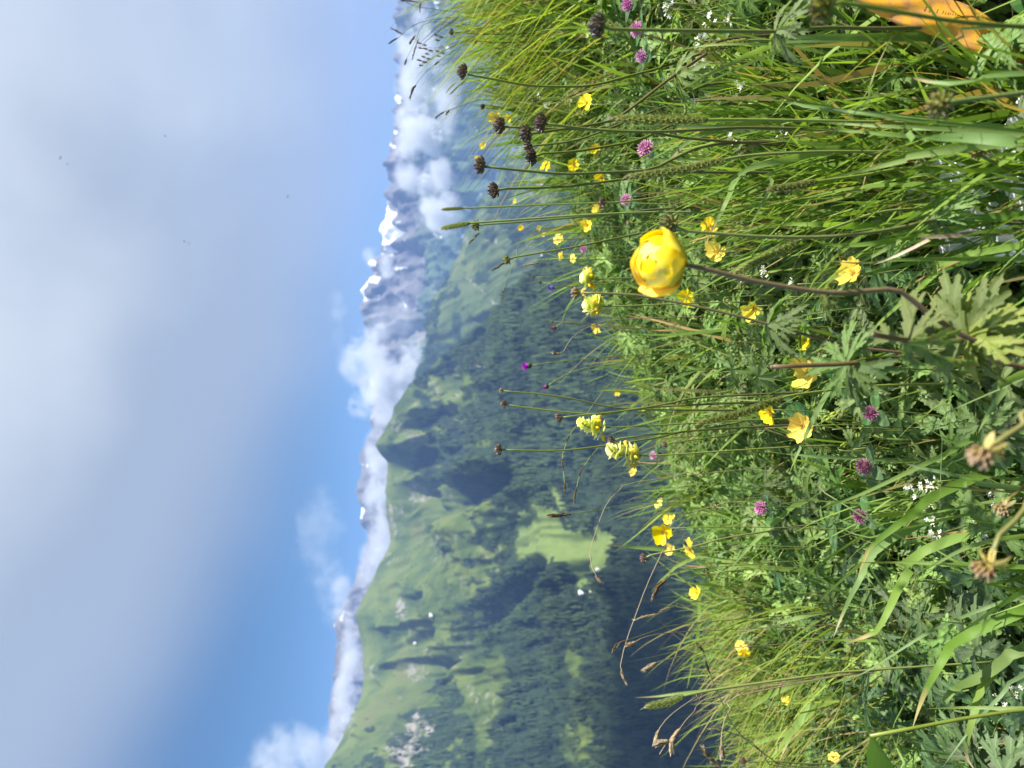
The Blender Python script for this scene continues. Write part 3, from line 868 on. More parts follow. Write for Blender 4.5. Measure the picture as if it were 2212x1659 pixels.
def grass_zone(px, py):
    """0..1 how grassy (against leafy) the meadow is at a place of the photograph"""
    z = 0.16 * np.ones_like(px)
    z = np.maximum(z, 0.9 * sstep(430, 300, py) * sstep(1330, 1180, px))          # far right crest
    z = np.maximum(z, 0.85 * sstep(1580, 1740, px) * sstep(540, 460, py) * sstep(130, 220, py))   # thick grass on the right
    z = np.maximum(z, 0.95 * sstep(1150, 1300, py) * sstep(1860, 1700, px + 0.25 * (1659 - py)))   # left brow
    z = np.maximum(z, 0.75 * sstep(1310, 1220, px - 0.10 * (py - 700)))
    z = np.maximum(z, 0.6 * sstep(1900, 2000, px) * sstep(900, 1050, py) * sstep(1350, 1250, py))
    return z


def build_grass():
    Vs = []; Qs = []; Cs = []; off = 0
    def put(r):
        nonlocal off
        V, Q, C = r
        Vs.append(V); Qs.append(Q + off); Cs.append(C); off += len(V)
    def cols(n, seed, a, b, dry=0.03):
        rng = np.random.default_rng(seed)
        u = rng.random((n, 1)); v = 0.75 + 0.5 * rng.random((n, 1))
        c = (np.array(a) * (1 - u) + np.array(b) * u) * v
        d = rng.random(n) < dry
        c[d] = np.array((0.30, 0.22, 0.10)) * v[d]
        tip = c * np.array((1.15, 1.08, 1.0))
        yt = rng.random(n) < 0.12
        tip[yt] = np.array((0.26, 0.20, 0.09))
        return c * 0.9, tip
    # fine meadow grass
    n = 15000
    x, y = sample_ground(n, lambda px, py, x, y: 0.05 + 0.95 * grass_zone(px, py) ** 1.4, 11, 2.5)
    rng = np.random.default_rng(12)
    px, py, _ = in_view(x, y)
    gz = grass_zone(px, py)
    h = (0.09 + 0.12 * rng.random(n) ** 1.2) * (0.6 + 0.5 * gz) * (1 + 0.25 * (fbm(x * 3, y * 3, 9, 3) - .5))
    h *= np.where((px < 1300), 1.0, 1.0)
    ld = np.where(rng.random(n) < .55, rng.random(n) * 6.283, math.pi + rng.normal(0, 1.1, n))
    cb, ct = cols(n, 13, (0.10, 0.18, 0.032), (0.20, 0.285, 0.055))
    put(blades(x, y, h, 0.0016 + 0.0036 * rng.random(n) ** 1.6, ld, 0.1 + 0.65 * rng.random(n) ** 1.3, 0.05 + 0.4 * rng.random(n), cb, ct, 14))
    # short light grass through everything
    n = 9000
    x, y = sample_ground(n, lambda px, py, x, y: 1.0 + 0 * px, 15, 2.4)
    rng = np.random.default_rng(16)
    cb, ct = cols(n, 17, (0.11, 0.19, 0.035), (0.20, 0.28, 0.06), 0.05)
    put(blades(x, y, 0.09 + 0.12 * rng.random(n), 0.0014 + 0.002 * rng.random(n), rng.random(n) * 6.283, 0.1 + 0.8 * rng.random(n), 0.05 + 0.4 * rng.random(n), cb, ct, 18))
    n = 26000
    x, y = sample_beside(n, 71)
    rng = np.random.default_rng(72)
    low = np.clip(np.hypot(x, y) / 1.1, .4, 1)
    cb, ct = cols(n, 73, (0.10, 0.18, 0.032), (0.20, 0.285, 0.055), 0.04)
    put(blades(x, y, (0.09 + 0.14 * rng.random(n)) * low, 0.002 + 0.004 * rng.random(n) ** 1.5, rng.random(n) * 6.283, 0.1 + 0.7 * rng.random(n), 0.05 + 0.4 * rng.random(n), cb, ct, 74))
    # broader blades in tufts
    n = 3300
    nc = 260
    tx, ty = sample_ground(nc, lambda px, py, x, y: 0.15 + 0.85 * grass_zone(px, py) ** 1.5, 21, 2.3)
    rng = np.random.default_rng(22)
    k = rng.integers(0, nc, n)
    x = tx[k] + rng.normal(0, 0.016, n); y = ty[k] + rng.normal(0, 0.016, n)
    ok = y > 0.25; x, y, k = x[ok], y[ok], k[ok]; n = len(x)
    h = (0.17 + 0.16 * rng.random(n)) * np.clip(0.62 + 0.4 * y, 0.5, 1.05)
    ld = rng.random(nc)[k] * 6.283 + rng.normal(0, .9, n)
    cb, ct = cols(n, 23, (0.105, 0.195, 0.042), (0.185, 0.285, 0.065), 0.04)
    put(blades(x, y, h, 0.0034 + 0.0052 * rng.random(n) ** 1.4, ld, 0.08 + 0.55 * rng.random(n) ** 1.3, 0.05 + 0.35 * rng.random(n) ** 2, cb, ct, 24, 9))
    # dense upright grass at right
    n = 1400
    x, y = sample_ground(n, lambda px, py, x, y: sstep(1560, 1720, px) * sstep(550, 470, py) * sstep(60, 220, py), 31, 1.5)
    rng = np.random.default_rng(32)
    h = (0.15 + 0.19 * rng.random(n)) * np.clip(0.55 + 0.45 * y, 0.5, 1.0)
    cb, ct = cols(n, 33, (0.10, 0.19, 0.037), (0.185, 0.285, 0.055), 0.05)
    put(blades(x, y, h, 0.003 + 0.0048 * rng.random(n) ** 1.3, rng.random(n) * 6.283, 0.05 + 0.42 * rng.random(n), 0.05 + 0.3 * rng.random(n) ** 2, cb, ct, 34, 9))
    # long thin bents standing over the left brow and the right crest
    n = 1500
    x, y = sample_ground(n, lambda px, py, x, y: np.maximum(sstep(1200, 1350, py), 0.8 * sstep(260, 120, py)) * (y > 1.1), 41, 2.4)
    rng = np.random.default_rng(42)
    h = 0.22 + 0.20 * rng.random(n)
    cb, ct = cols(n, 43, (0.125, 0.19, 0.03), (0.22, 0.285, 0.05), 0.08)
    put(blades(x, y, h, 0.0022 + 0.003 * rng.random(n), math.pi + rng.normal(0, .8, n), 0.35 + 0.6 * rng.random(n), 0.05 + 0.3 * rng.random(n), cb, ct, 44, 9))
    V = np.concatenate(Vs); Q = np.concatenate(Qs); C = np.concatenate(Cs)
    o = obj('grass', fast_mesh('grass', V, Q, M['grass'], col=C)); tag(o, 'long green meadow grass growing all over the slope', 'grass', kind='stuff')


def build_undergrowth():
    """small leaves low down between the grass"""
    n = 26000
    x, y = sample_ground(n, lambda px, py, x, y: 0.5 + 0.5 * (1 - grass_zone(px, py)), 51, 2.4)
    rng = np.random.default_rng(52)
    z = g(x, y) + 0.012 + 0.085 * rng.random(n) ** 1.2
    L = 0.010 + 0.016 * rng.random(n); Wd = L * (0.28 + 0.3 * rng.random(n))
    a = rng.random(n) * 6.283; til = rng.normal(0.2, 0.45, n)
    d = np.stack([np.cos(a) * np.cos(til), np.sin(a) * np.cos(til), np.sin(til)], -1)
    s = np.stack([-np.sin(a), np.cos(a), rng.normal(0, .3, n)], -1)
    nn = np.cross(d, s)
    P = np.stack([x, y, z], -1)
    def pt(u, v, w): return P + d * (L * u)[:, None] + s * (Wd * v)[:, None] + nn * (L * w)[:, None]
    V = np.stack([pt(0, 0, 0), pt(.3, .42, .05), pt(.65, .40, .03), pt(1, 0, -.12), pt(.65, -.40, .03), pt(.3, -.42, .05), pt(.5, 0, -.04)], 1)
    b = (np.arange(n) * 7)[:, None, None]
    F = (b + np.array([(0, 1, 6), (1, 2, 6), (2, 3, 6), (3, 4, 6), (4, 5, 6), (5, 0, 6)])[None]).reshape(-1, 3)
    u = rng.random((n, 1)); v = .7 + .6 * rng.random((n, 1))
    c = (np.array((0.11, 0.18, 0.042)) * (1 - u) + np.array((0.19, 0.265, 0.065)) * u) * v
    dead = rng.random(n) < 0.04; c[dead] = np.array((0.16, 0.10, 0.05)) * v[dead]
    o = obj('ground_cover', fast_mesh('ground_cover', V.reshape(-1, 3), F, M['herb'], col=np.repeat(c, 7, 0)))
    tag(o, 'small low leaves filling the floor of the meadow', 'ground cover', kind='stuff')


build_grass()
build_undergrowth()

# ------------------------------------------------------------------ palmate leaves
def lobe(mb, base, ang, L, Wd, rng, z0=0.0, droop=0.25, fold=0.25, n=9, start=0.0):
    """a toothed, pleated, pointed lobe in the XY plane"""
    d = np.array((math.sin(ang), math.cos(ang), 0)); s = np.array((math.cos(ang), -math.sin(ang), 0))
    V = []; A = []
    for i in range(n):
        t = i / (n - 1)
        w = Wd * (max(math.sin(math.pi * min(1, (0.08 + 0.92 * t)) ** 0.85), 0) ** 0.9)
        if i == n - 1: w = 0.0
        tooth = 1.0 + (0.38 if i % 2 else -0.22) * (0 if t < .25 else 1)
        adv = (0.055 if i % 2 else -0.02) * L * (0 if t < .25 else 1)
        c = np.array(base) + d * (t * L)
        z = z0 - droop * L * t * t
        r = 1.0 + rng.normal(0, .06)
        V += [c + d * adv + s * (w * tooth * r) + np.array((0, 0, z + fold * w)),
              c + np.array((0, 0, z)),
              c + d * adv - s * (w * tooth * r) + np.array((0, 0, z + fold * w))]
        e = 0.5 + 0.5 * t
        A += [e, 0.0 if t < .92 else .5, e]
        if i == n - 1: A[-2] = 1.0
    F = []
    for i in range(n - 1):
        F += [(3 * i, 3 * i + 1, 3 * i + 4, 3 * i + 3), (3 * i + 1, 3 * i + 2, 3 * i + 5, 3 * i + 4)]
    mb.add(V, F, A)


def palmate(seed, nseg=5, wide=1.0):
    """a unit-radius globeflower leaf: five segments, each cut into three toothed lobes; leaf stalk joins at the origin"""
    rng = np.random.default_rng(seed)
    mb = MB()
    angs = {5: [-1.95, -0.98, 0.0, 0.98, 1.95], 3: [-0.95, 0.0, 0.95], 4: [-1.5, -.5, .5, 1.5]}[nseg]
    lens = {5: [.74, .93, 1.0, .93, .74], 3: [.85, 1.0, .85], 4: [.8, 1, 1, .8]}[nseg]
    for a, l in zip(angs, lens):
        a += rng.normal(0, .09); l *= 1 + rng.normal(0, .07)
        dr = 0.22 + rng.random() * 0.3; z0 = rng.normal(0, .02)
        d = np.array((math.sin(a), math.cos(a), 0))
        lobe(mb, (0, 0, z0), a, l, 0.118 * wide * l, rng, 0.0, dr, 0.45, 12)
        for sgn in (-1, 1):
            st = 0.36 + rng.normal(0, .03)
            b = d * (st * l) + np.array((0, 0, -dr * l * st * st + z0 + 0.012))
            lobe(mb, b, a + sgn * (0.42 + rng.normal(0, .06)), 0.50 * l * (1 + rng.normal(0, .1)), 0.092 * wide * l, rng, 0.0, dr * 1.0, 0.3, 9)
    return mb


LEAF = {}
for kind_, mat_ in (('leaf', M['leaf']), ('leaf_dark', M['leaf_dark']), ('leaf_yellow', M['leaf_yellow'])):
    LEAF[kind_] = [palmate(100 + i, 5, .86).mesh('leaf', mat_) for i in range(5)]
    LEAF[kind_ + '3'] = [palmate(140 + i, 3, .85).mesh('leaf', mat_) for i in range(3)]


def leaf_quat(direction, tilt, spin=0.0):
    """blade points along a horizontal direction (radians), its tip tilted down by tilt"""
    d = Vector((math.cos(direction) * math.cos(tilt), math.sin(direction) * math.cos(tilt), -math.sin(tilt)))
    nrm = Vector((math.cos(direction) * math.sin(tilt), math.sin(direction) * math.sin(tilt), math.cos(tilt)))
    x_ = d.cross(nrm)
    nrm = (nrm * math.cos(spin) + x_ * math.sin(spin)); x_ = d.cross(nrm)
    return Matrix((x_, d, nrm)).transposed().to_quaternion()


def make_plant(kind, seed, nleaf, spread, height):
    """one leafy plant at the origin: a bunch of leaf stalks and its leaves -> (stem mesh, [(leaf mesh, loc, quat, scale)])"""
    rng = np.random.default_rng(seed)
    mb = MB(); lv = []
    for i in range(nleaf):
        a = i / nleaf * 6.283 + rng.normal(0, .35)
        r = spread * (0.35 + 0.65 * rng.random()); h = height * (0.6 + 0.55 * rng.random())
        if i == 0: r *= .25; h = height * 1.15
        tip = np.array((math.cos(a) * r, math.sin(a) * r, h))
        pts = smooth_poly([(0, 0, -0.02), (tip[0] * .25, tip[1] * .25, h * .6), tip], 8)
        tube(mb, pts, np.linspace(.0016, .0010, 8), 5, np.linspace(.2, .9, 8))
        lv.append((LEAF[kind][int(rng.integers(0, 5))], tip, leaf_quat(a + rng.normal(0, .3), 0.15 + rng.random() * .6, rng.normal(0, .25)), 0.040 + 0.022 * rng.random()))
    return mb.mesh('stem', M['stem_green']), lv


def place_plant(proto, loc, rz, sc, label, group):
    stem, lv = proto
    r = thing('leafy_plant', label, 'plant', loc, group)
    r.rotation_mode = 'QUATERNION'; r.rotation_quaternion = Quaternion((1, 0, 0), 0.38 + 0.3 * math.sin(rz * 5)) @ Quaternion((0, 1, 0), 0.25 * math.cos(rz * 7)) @ Quaternion((0, 0, 1), rz); r.scale = (sc, sc, sc)
    obj('stem', stem, r)
    for me, p, q, s in lv:
        obj('leaf', me, r, p, q, s)
    return r


PROT = {'leaf': [make_plant('leaf', 200 + i, 6 + i % 3, .062, .150) for i in range(6)],
        'leaf_dark': [make_plant('leaf_dark', 220 + i, 6 + i % 2, .06, .12) for i in range(5)],
        'leaf_yellow': [make_plant('leaf_yellow', 240 + i, 5 + i % 2, .055, .15) for i in range(4)]}
# ------------------------------------------------------------------ landmarks used to word the labels (photograph coordinates)
LAND = []


def landmark(x, y, phrase):
    LAND.append((x, y, phrase))


USED = {}


def where(x, y):
    """a place phrase from the two nearest landmarks"""
    c = sorted(LAND, key=lambda q: math.hypot(q[0] - x, q[1] - y))
    out = []
    for lx, ly, ph in c[:5]:
        dx, dy = x - lx, y - ly
        if abs(dx) > abs(dy): w = 'right of' if dx > 0 else 'left of'
        else: w = 'below' if dy > 0 else 'above'
        out.append('%s the %s' % (w, ph))
    return out


def label_at(desc, x, y):
    """desc + the first place phrase nobody has used with it yet"""
    ws = where(x, y)
    for w in ws:
        l = '%s %s' % (desc, w)
        if l not in USED and len(l.split()) <= 16:
            USED[l] = 1; return l
    for adj in ('just', 'well', 'farther'):
        for w in ws:
            l = '%s %s %s' % (desc, adj, w)
            if l not in USED and len(l.split()) <= 16:
                USED[l] = 1; return l
    return '%s %s' % (desc, ws[0])


for q in ((1425, 567, 'yellow globeflower'), (1134, 788, 'magenta thistle'), (1192, 622, 'blue rampion'), (1397, 322, 'big pink clover'),
          (1285, 57, 'large dark seed head'), (2015, 225, 'big blurred green seed head'), (2107, 979, 'big blurred brown seed head'),
          (1870, 1008, 'purple clover'), (1860, 1115, 'dark red clover'), (1645, 1097, 'small magenta clover'), (1345, 975, 'tall pale yellow rattle'),
          (1745, 805, 'largest rock rose'), (2080, 40, 'orange band'), (2010, 370, 'white sheet'), (1437, 1140, 'rock rose cluster on the brow'),
          (1397, 1205, 'seed head on the brow'), (1075, 971, 'tall thin seed head'), (1242, 633, 'reddish seed head'), (1764, 17, 'blurred seed head by the top edge'),
          (1450, 1500, 'purple tipped foxtail'), (1560, 1640, 'bottom left corner grasses'), (1880, 1590, 'big heart shaped leaf'), (2087, 728, 'forked brown stalk')):
    landmark(*q)


def leafiness(px, py):
    w = 1 - grass_zone(px, py)
    w = np.maximum(w, 0.8 * sstep(1290, 1360, px) * sstep(480, 400, py) * sstep(1760, 1600, px))
    w = w * (1 - 0.9 * sstep(1850, 1930, px) * sstep(600, 520, py) * sstep(90, 200, py))
    w = w * (1 - 0.93 * (px > 1800) * (px < 2110) * (py < 175))
    w = w * sstep(1255, 1380, px - 0.16 * np.maximum(py - 700, 0))
    return np.clip(w, 0.0, 1)


def build_leafy():
    # Poisson-like placing of the leafy plants
    rng = np.random.default_rng(77)
    pts = []
    tries = 0
    while len(pts) < 292 and tries < 60000:
        tries += 1
        x = rng.uniform(-1.25, 1.1); y = rng.uniform(0.36, 2.0)
        px, py, ok = in_view(np.array([x]), np.array([y]), 60)
        px, py = px[0], py[0]
        if not ok[0] or px > 2212 + 330 or rng.random() > leafiness(np.array([px]), np.array([py]))[0]: continue
        dmin = 0.062 + 0.012 * y
        if any((x - a) ** 2 + (y - b) ** 2 < dmin * dmin for a, b in pts): continue
        pts.append((x, y))
    for i, (x, y) in enumerate(pts):
        z = float(g(x, y))
        px, py, w = proj(np.array((x, y, z + .12)))
        if px > 1720 and py > 1180: kind = 'leaf_dark'
        elif px > 1950 and 560 < py < 900 and rng.random() < .6: kind = 'leaf_yellow'
        else: kind = 'leaf' if rng.random() < .86 else 'leaf_yellow'
        pr = PROT[kind][int(rng.integers(0, len(PROT[kind])))]
        sc = (0.62 + 0.48 * rng.random()) * (1.25 if kind == 'leaf_dark' else 1.0)
        sc *= 0.85 + 0.15 * min(1, max(0, (px - 1350) / 400))
        if y < .5: sc *= .85
        desc = {'leaf': 'green plant with deeply cut leaves', 'leaf_dark': 'dark bluish plant with deeply cut leaves', 'leaf_yellow': 'yellow edged plant with deeply cut leaves'}[kind]
        if px > 1560:
            lab = label_at(desc, min(px, 2200), py); grp = 'leafy plants in the meadow'
        else:
            lab = 'small ' + desc + ' among the far flowers'; grp = {'leaf': 'far green leafy plants', 'leaf_dark': 'far dark leafy plants', 'leaf_yellow': 'far yellowish leafy plants'}[kind]
        place_plant(pr, (x, y, z), rng.random() * 6.283, sc, lab, grp)


build_leafy()


def build_leaf_mass():
    """the palmate leaves beyond the counted plants, low and dense: one mass"""
    src = []
    for i in range(7):
        m_ = palmate(160 + i)
        V = np.concatenate(m_.v); A = np.concatenate(m_.a)
        src.append((V, np.array(m_.f), A))
    n = 1900
    x, y = sample_ground(n, lambda px, py, x, y: 0.12 + 0.88 * leafiness(px, py), 61, 2.3)
    bx, by = sample_beside(900, 63); x = np.concatenate([x, bx]); y = np.concatenate([y, by]); n = len(x)
    rng = np.random.default_rng(62)
    Vs = []; Fs = []; Cs = []; off = 0
    for i in range(n):
        V, F, A = src[i % 7]
        s = (.034 + .024 * rng.random()) * (1 if y[i] > .6 else .8)
        a = rng.random() * 6.283
        q = Quaternion((1, 0, 0), .45 + rng.normal(0, .3)) @ Quaternion((0, 1, 0), rng.normal(0, .3)) @ leaf_quat(a, .15 + .5 * rng.random(), rng.normal(0, .2))
        R = np.array(q.to_matrix())
        z = float(g(x[i], y[i])) + .045 + .085 * rng.random()
        Vs.append(V @ R.T * s + np.array((x[i], y[i], z))); Fs.append(F + off); off += len(V)
        u = rng.random(); b = (np.array((.11, .195, .05)) * (1 - u) + np.array((.16, .235, .058)) * u) * (.75 + .45 * rng.random())
        t_ = np.clip(A, 0, 1)[:, None]
        rib = np.clip(1 - t_ / .2, 0, 1)
        c = b * (1 + .55 * rib) * (1 + .22 * np.clip((t_ - .8) / .2, 0, 1)) * (1 + .10 * rng.normal(size=(len(A), 1)))
        Cs.append(c)
    o = obj('foliage', fast_mesh('foliage', np.concatenate(Vs), np.concatenate(Fs), M['herb'], col=np.clip(np.concatenate(Cs), .01, .6)))
    tag(o, 'deeply cut green leaves massed low between the taller plants', 'foliage', kind='stuff')


build_leaf_mass()


def build_oval():
    """clover-like leaves: three oval leaflets on a short stalk"""
    def leaflet(mb, ang, L, Wd, tilt):
        d = np.array((math.cos(ang) * math.cos(tilt), math.sin(ang) * math.cos(tilt), math.sin(tilt))); s = np.array((-math.sin(ang), math.cos(ang), 0)); n_ = np.cross(d, s)
        V = []; A = []
        ts = np.linspace(0, 1, 8)
        for t in ts:
            w = Wd * math.sin(math.pi * (0.04 + .93 * t) ** .9) ** .75
            c = d * (t * L + .002) + n_ * (-.1 * L * t * t)
            V += [c + s * w + n_ * .18 * w, c, c - s * w + n_ * .18 * w]; A += [t * .9 - .06, t * .9 + .06, t * .9 - .06]
        F = []
        for i in range(7):
            F += [(3 * i, 3 * i + 1, 3 * i + 4, 3 * i + 3), (3 * i + 1, 3 * i + 2, 3 * i + 5, 3 * i + 4)]
        mb.add(V, F, A)
    protos = []
    for k in range(4):
        rng = np.random.default_rng(300 + k)
        st = MB(); h = .07 + .05 * rng.random()
        tube(st, smooth_poly([(0, 0, -.02), (.004, .003, h * .5), (0.012, 0.0, h)], 6), .0009, 5, .8)
        lf = []
        for j in range(3):
            mb = MB(); leaflet(mb, 0, .026 + .006 * rng.random(), .0085 + .002 * rng.random(), .15); lf.append((mb.mesh('leaf', M['oval']), j * 2.09 + rng.normal(0, .15)))
        protos.append((st.mesh('stem', M['stem_green']), lf, h))
    rng = np.random.default_rng(310)
    n = 0
    spots = [(1957, 975), (1440, 708), (1905, 690), (1890, 1000), (1885, 880), (1930, 1090), (1700, 1010)]
    while len(spots) < 60:
        spots.append((rng.uniform(1420, 2180), rng.uniform(60, 1640)))
    for (sx, sy) in spots:
        p, d = on_canopy(sx, sy, .07)
        st, lf, h = protos[n % 4]; n += 1
        x, y = p[0], p[1]
        r = thing('clover_leaf_plant', label_at('small plant with three oval leaflets', sx, sy), 'plant', (x, y, float(g(x, y)) + .005), 'oval leaved plants in the meadow')
        r.rotation_euler = (rng.normal(0, .25) + .25, rng.normal(0, .25), rng.random() * 6.28); s = .85 + .5 * rng.random(); r.scale = (s, s, s)
        obj('stem', st, r)
        for me, a in lf:
            obj('leaf', me, r, (.012, 0, h), Quaternion((0, 0, 1), a))


build_oval()

# ------------------------------------------------------------------ flower parts
def pod_head(seed, nrings, mat, beak=0.22, openness=1.0, fat=1.0):
    """a head of follicles: pods standing in rings on a small core, each ending in a curved beak; unit = head radius"""
    rng = np.random.default_rng(seed)
    mb = MB()
    core = []
    for i in range(5):
        t = i / 4
        core.append((0, 0, -0.12 + 0.6 * t))
    tube(mb, core, [.16, .42, .5, .42, .1], 8, .55)
    for th, n in nrings:
        for j in range(n):
            a = j / n * 6.283 + rng.normal(0, .09) + th
            tt = (th + rng.normal(0, .05)) * openness
            d = np.array((math.sin(tt) * math.cos(a), math.sin(tt) * math.sin(a), math.cos(tt)))
            upc = np.array((0, 0, 1.0)); e = upc - d * d[2]; e /= np.linalg.norm(e) + 1e-6
            R = 1.0 + rng.normal(0, .05)
            o = np.array((0, 0, 0.0))
            pts = []
            for q, bend in ((.18, 0), (.40, -.02), (.62, -.03), (.84, 0.0), (.97, .05), (1.0 + beak * .5, .09), (1.0 + beak, .08 + beak * .6)):
                pts.append(o + d * (q * R) + e * bend)
            k = fat * (0.62 + .5 / max(n, 6) * 3)
            tube(mb, pts, [.05 * k, .14 * k, .175 * k, .15 * k, .075 * k, .032, .008], 6, [.0, .2, .45, .75, .95, 1, 1])
    return mb.mesh('seed_head', mat)


RINGS = [(0.18, 4), (0.62, 9), (1.05, 12), (1.42, 8)]
HEADS = {'dark': [pod_head(1 + i, RINGS, M['pod_dark'], .13, .85, 1.45) for i in range(4)],
         'green': [pod_head(11 + i, [(0.2, 3), (.7, 8), (1.2, 10), (1.65, 7)], M['pod_green'], .12, 1.1, 1.15) for i in range(3)],
         'brown': [pod_head(21 + i, [(0.2, 4), (.6, 8), (1.0, 9)], M['pod_brown'], .12, .95, 1.2) for i in range(2)]}


def withered_mesh(seed):
    rng = np.random.default_rng(seed); mb = MB()
    for i in range(9):
        a = rng.random() * 6.28; L = .5 + .6 * rng.random()
        d0 = np.array((math.cos(a), math.sin(a), -.45)); s = np.array((-math.sin(a), math.cos(a), 0)) * (.10 + .12 * rng.random())
        V = []
        for k in range(5):
            t = k / 4
            c = d0 * (.15 + L * t * .8) + np.array((0, 0, -.15 - .5 * t * t * rng.random()))
            w = math.sin(math.pi * (.15 + .8 * t))
            V += [c + s * w, c - s * w + np.array((0, 0, .1 * rng.random()))]
        mb.add(V, [(2 * k, 2 * k + 1, 2 * k + 3, 2 * k + 2) for k in range(4)], rng.random(10))
    return mb.mesh('withered_petals', M['withered'])


def stalk_world(pts, d0, d1, drop=True, h_node=None):
    """picture polyline -> world polyline, distance running from d0 to d1, ended on the ground below"""
    n = len(pts)
    seg = [0.0]
    for a, b in zip(pts[:-1], pts[1:]): seg.append(seg[-1] + math.hypot(a[0] - b[0], a[1] - b[1]))
    W = [at(x, y, d0 + (d1 - d0) * s / seg[-1]) for (x, y), s in zip(pts, seg)]
    last = np.array(W[-1]); gz = float(g(last[0], last[1]))
    if last[2] > gz + .01 and drop:
        tl = np.array(W[-1]) - np.array(W[-2]); tl = tl / (np.linalg.norm(tl) + 1e-9)
        hgt = last[2] - gz
        m_ = last + np.array((tl[0] * .3, tl[1] * .3, 0)) * hgt * .5; m_[2] = gz + hgt * .45
        e = last + np.array((tl[0] * .4, tl[1] * .4, 0)) * hgt * .6; e[2] = float(g(e[0], e[1])) - .01
        W += [m_, e]
    return [np.array(w) for w in W]


def seed_plant(label, head, s, kind, pts, real=0.0155, dd=0.08, leafnode=None, stem='stem_green', rad=None, group='seed heads on tall stalks', withered=False, name='seed_head_plant', axis=None):
    d0 = real / (s * K)
    W = stalk_world([(head[0] + 0.25 * s, head[1])] + pts if abs(pts[0][0] - head[0]) > .4 * s else pts, d0, d0 + dd)
    base = W[-1]
    P = smooth_poly(W, 34)
    L_ = P - base
    r = rad or 0.00155
    root = thing(name, label, 'flower stalk', base, group)
    mb = MB(); tt = np.linspace(0, 1, len(L_))
    tube(mb, L_, r * (0.75 + .5 * tt), 7, np.clip(1.0 - 1.35 * tt, 0, 1))
    obj('stem', mb.mesh('stem', M[stem]), root)
    hp = at(head[0] + .28 * s, head[1], d0) - base
    ax = axis or tuple(L_[0] - L_[3])
    hm = HEADS[kind][hash_i(label) % len(HEADS[kind])]
    R = real * 0.54
    obj('seed_head', hm, root, hp, qaim(ax, random.random() * 6), R)
    if withered:
        obj('withered_petals', withered_mesh(int(s)), root, hp, qaim(ax), R * 1.15)
    if leafnode:
        i = int(np.argmin([math.hypot(*(np.array(proj(q + base)[:2], float) - leafnode)) for q in L_]))
        for k in range(3):
            a = random.random() * 2 + k * 2.1
            obj('leaf', LEAF['leaf3'][k], root, L_[i], leaf_quat(a, .2 + random.random() * .6), .030 + .012 * random.random())
    return root


def hash_i(s):
    return sum(ord(c) * (i + 3) for i, c in enumerate(s))


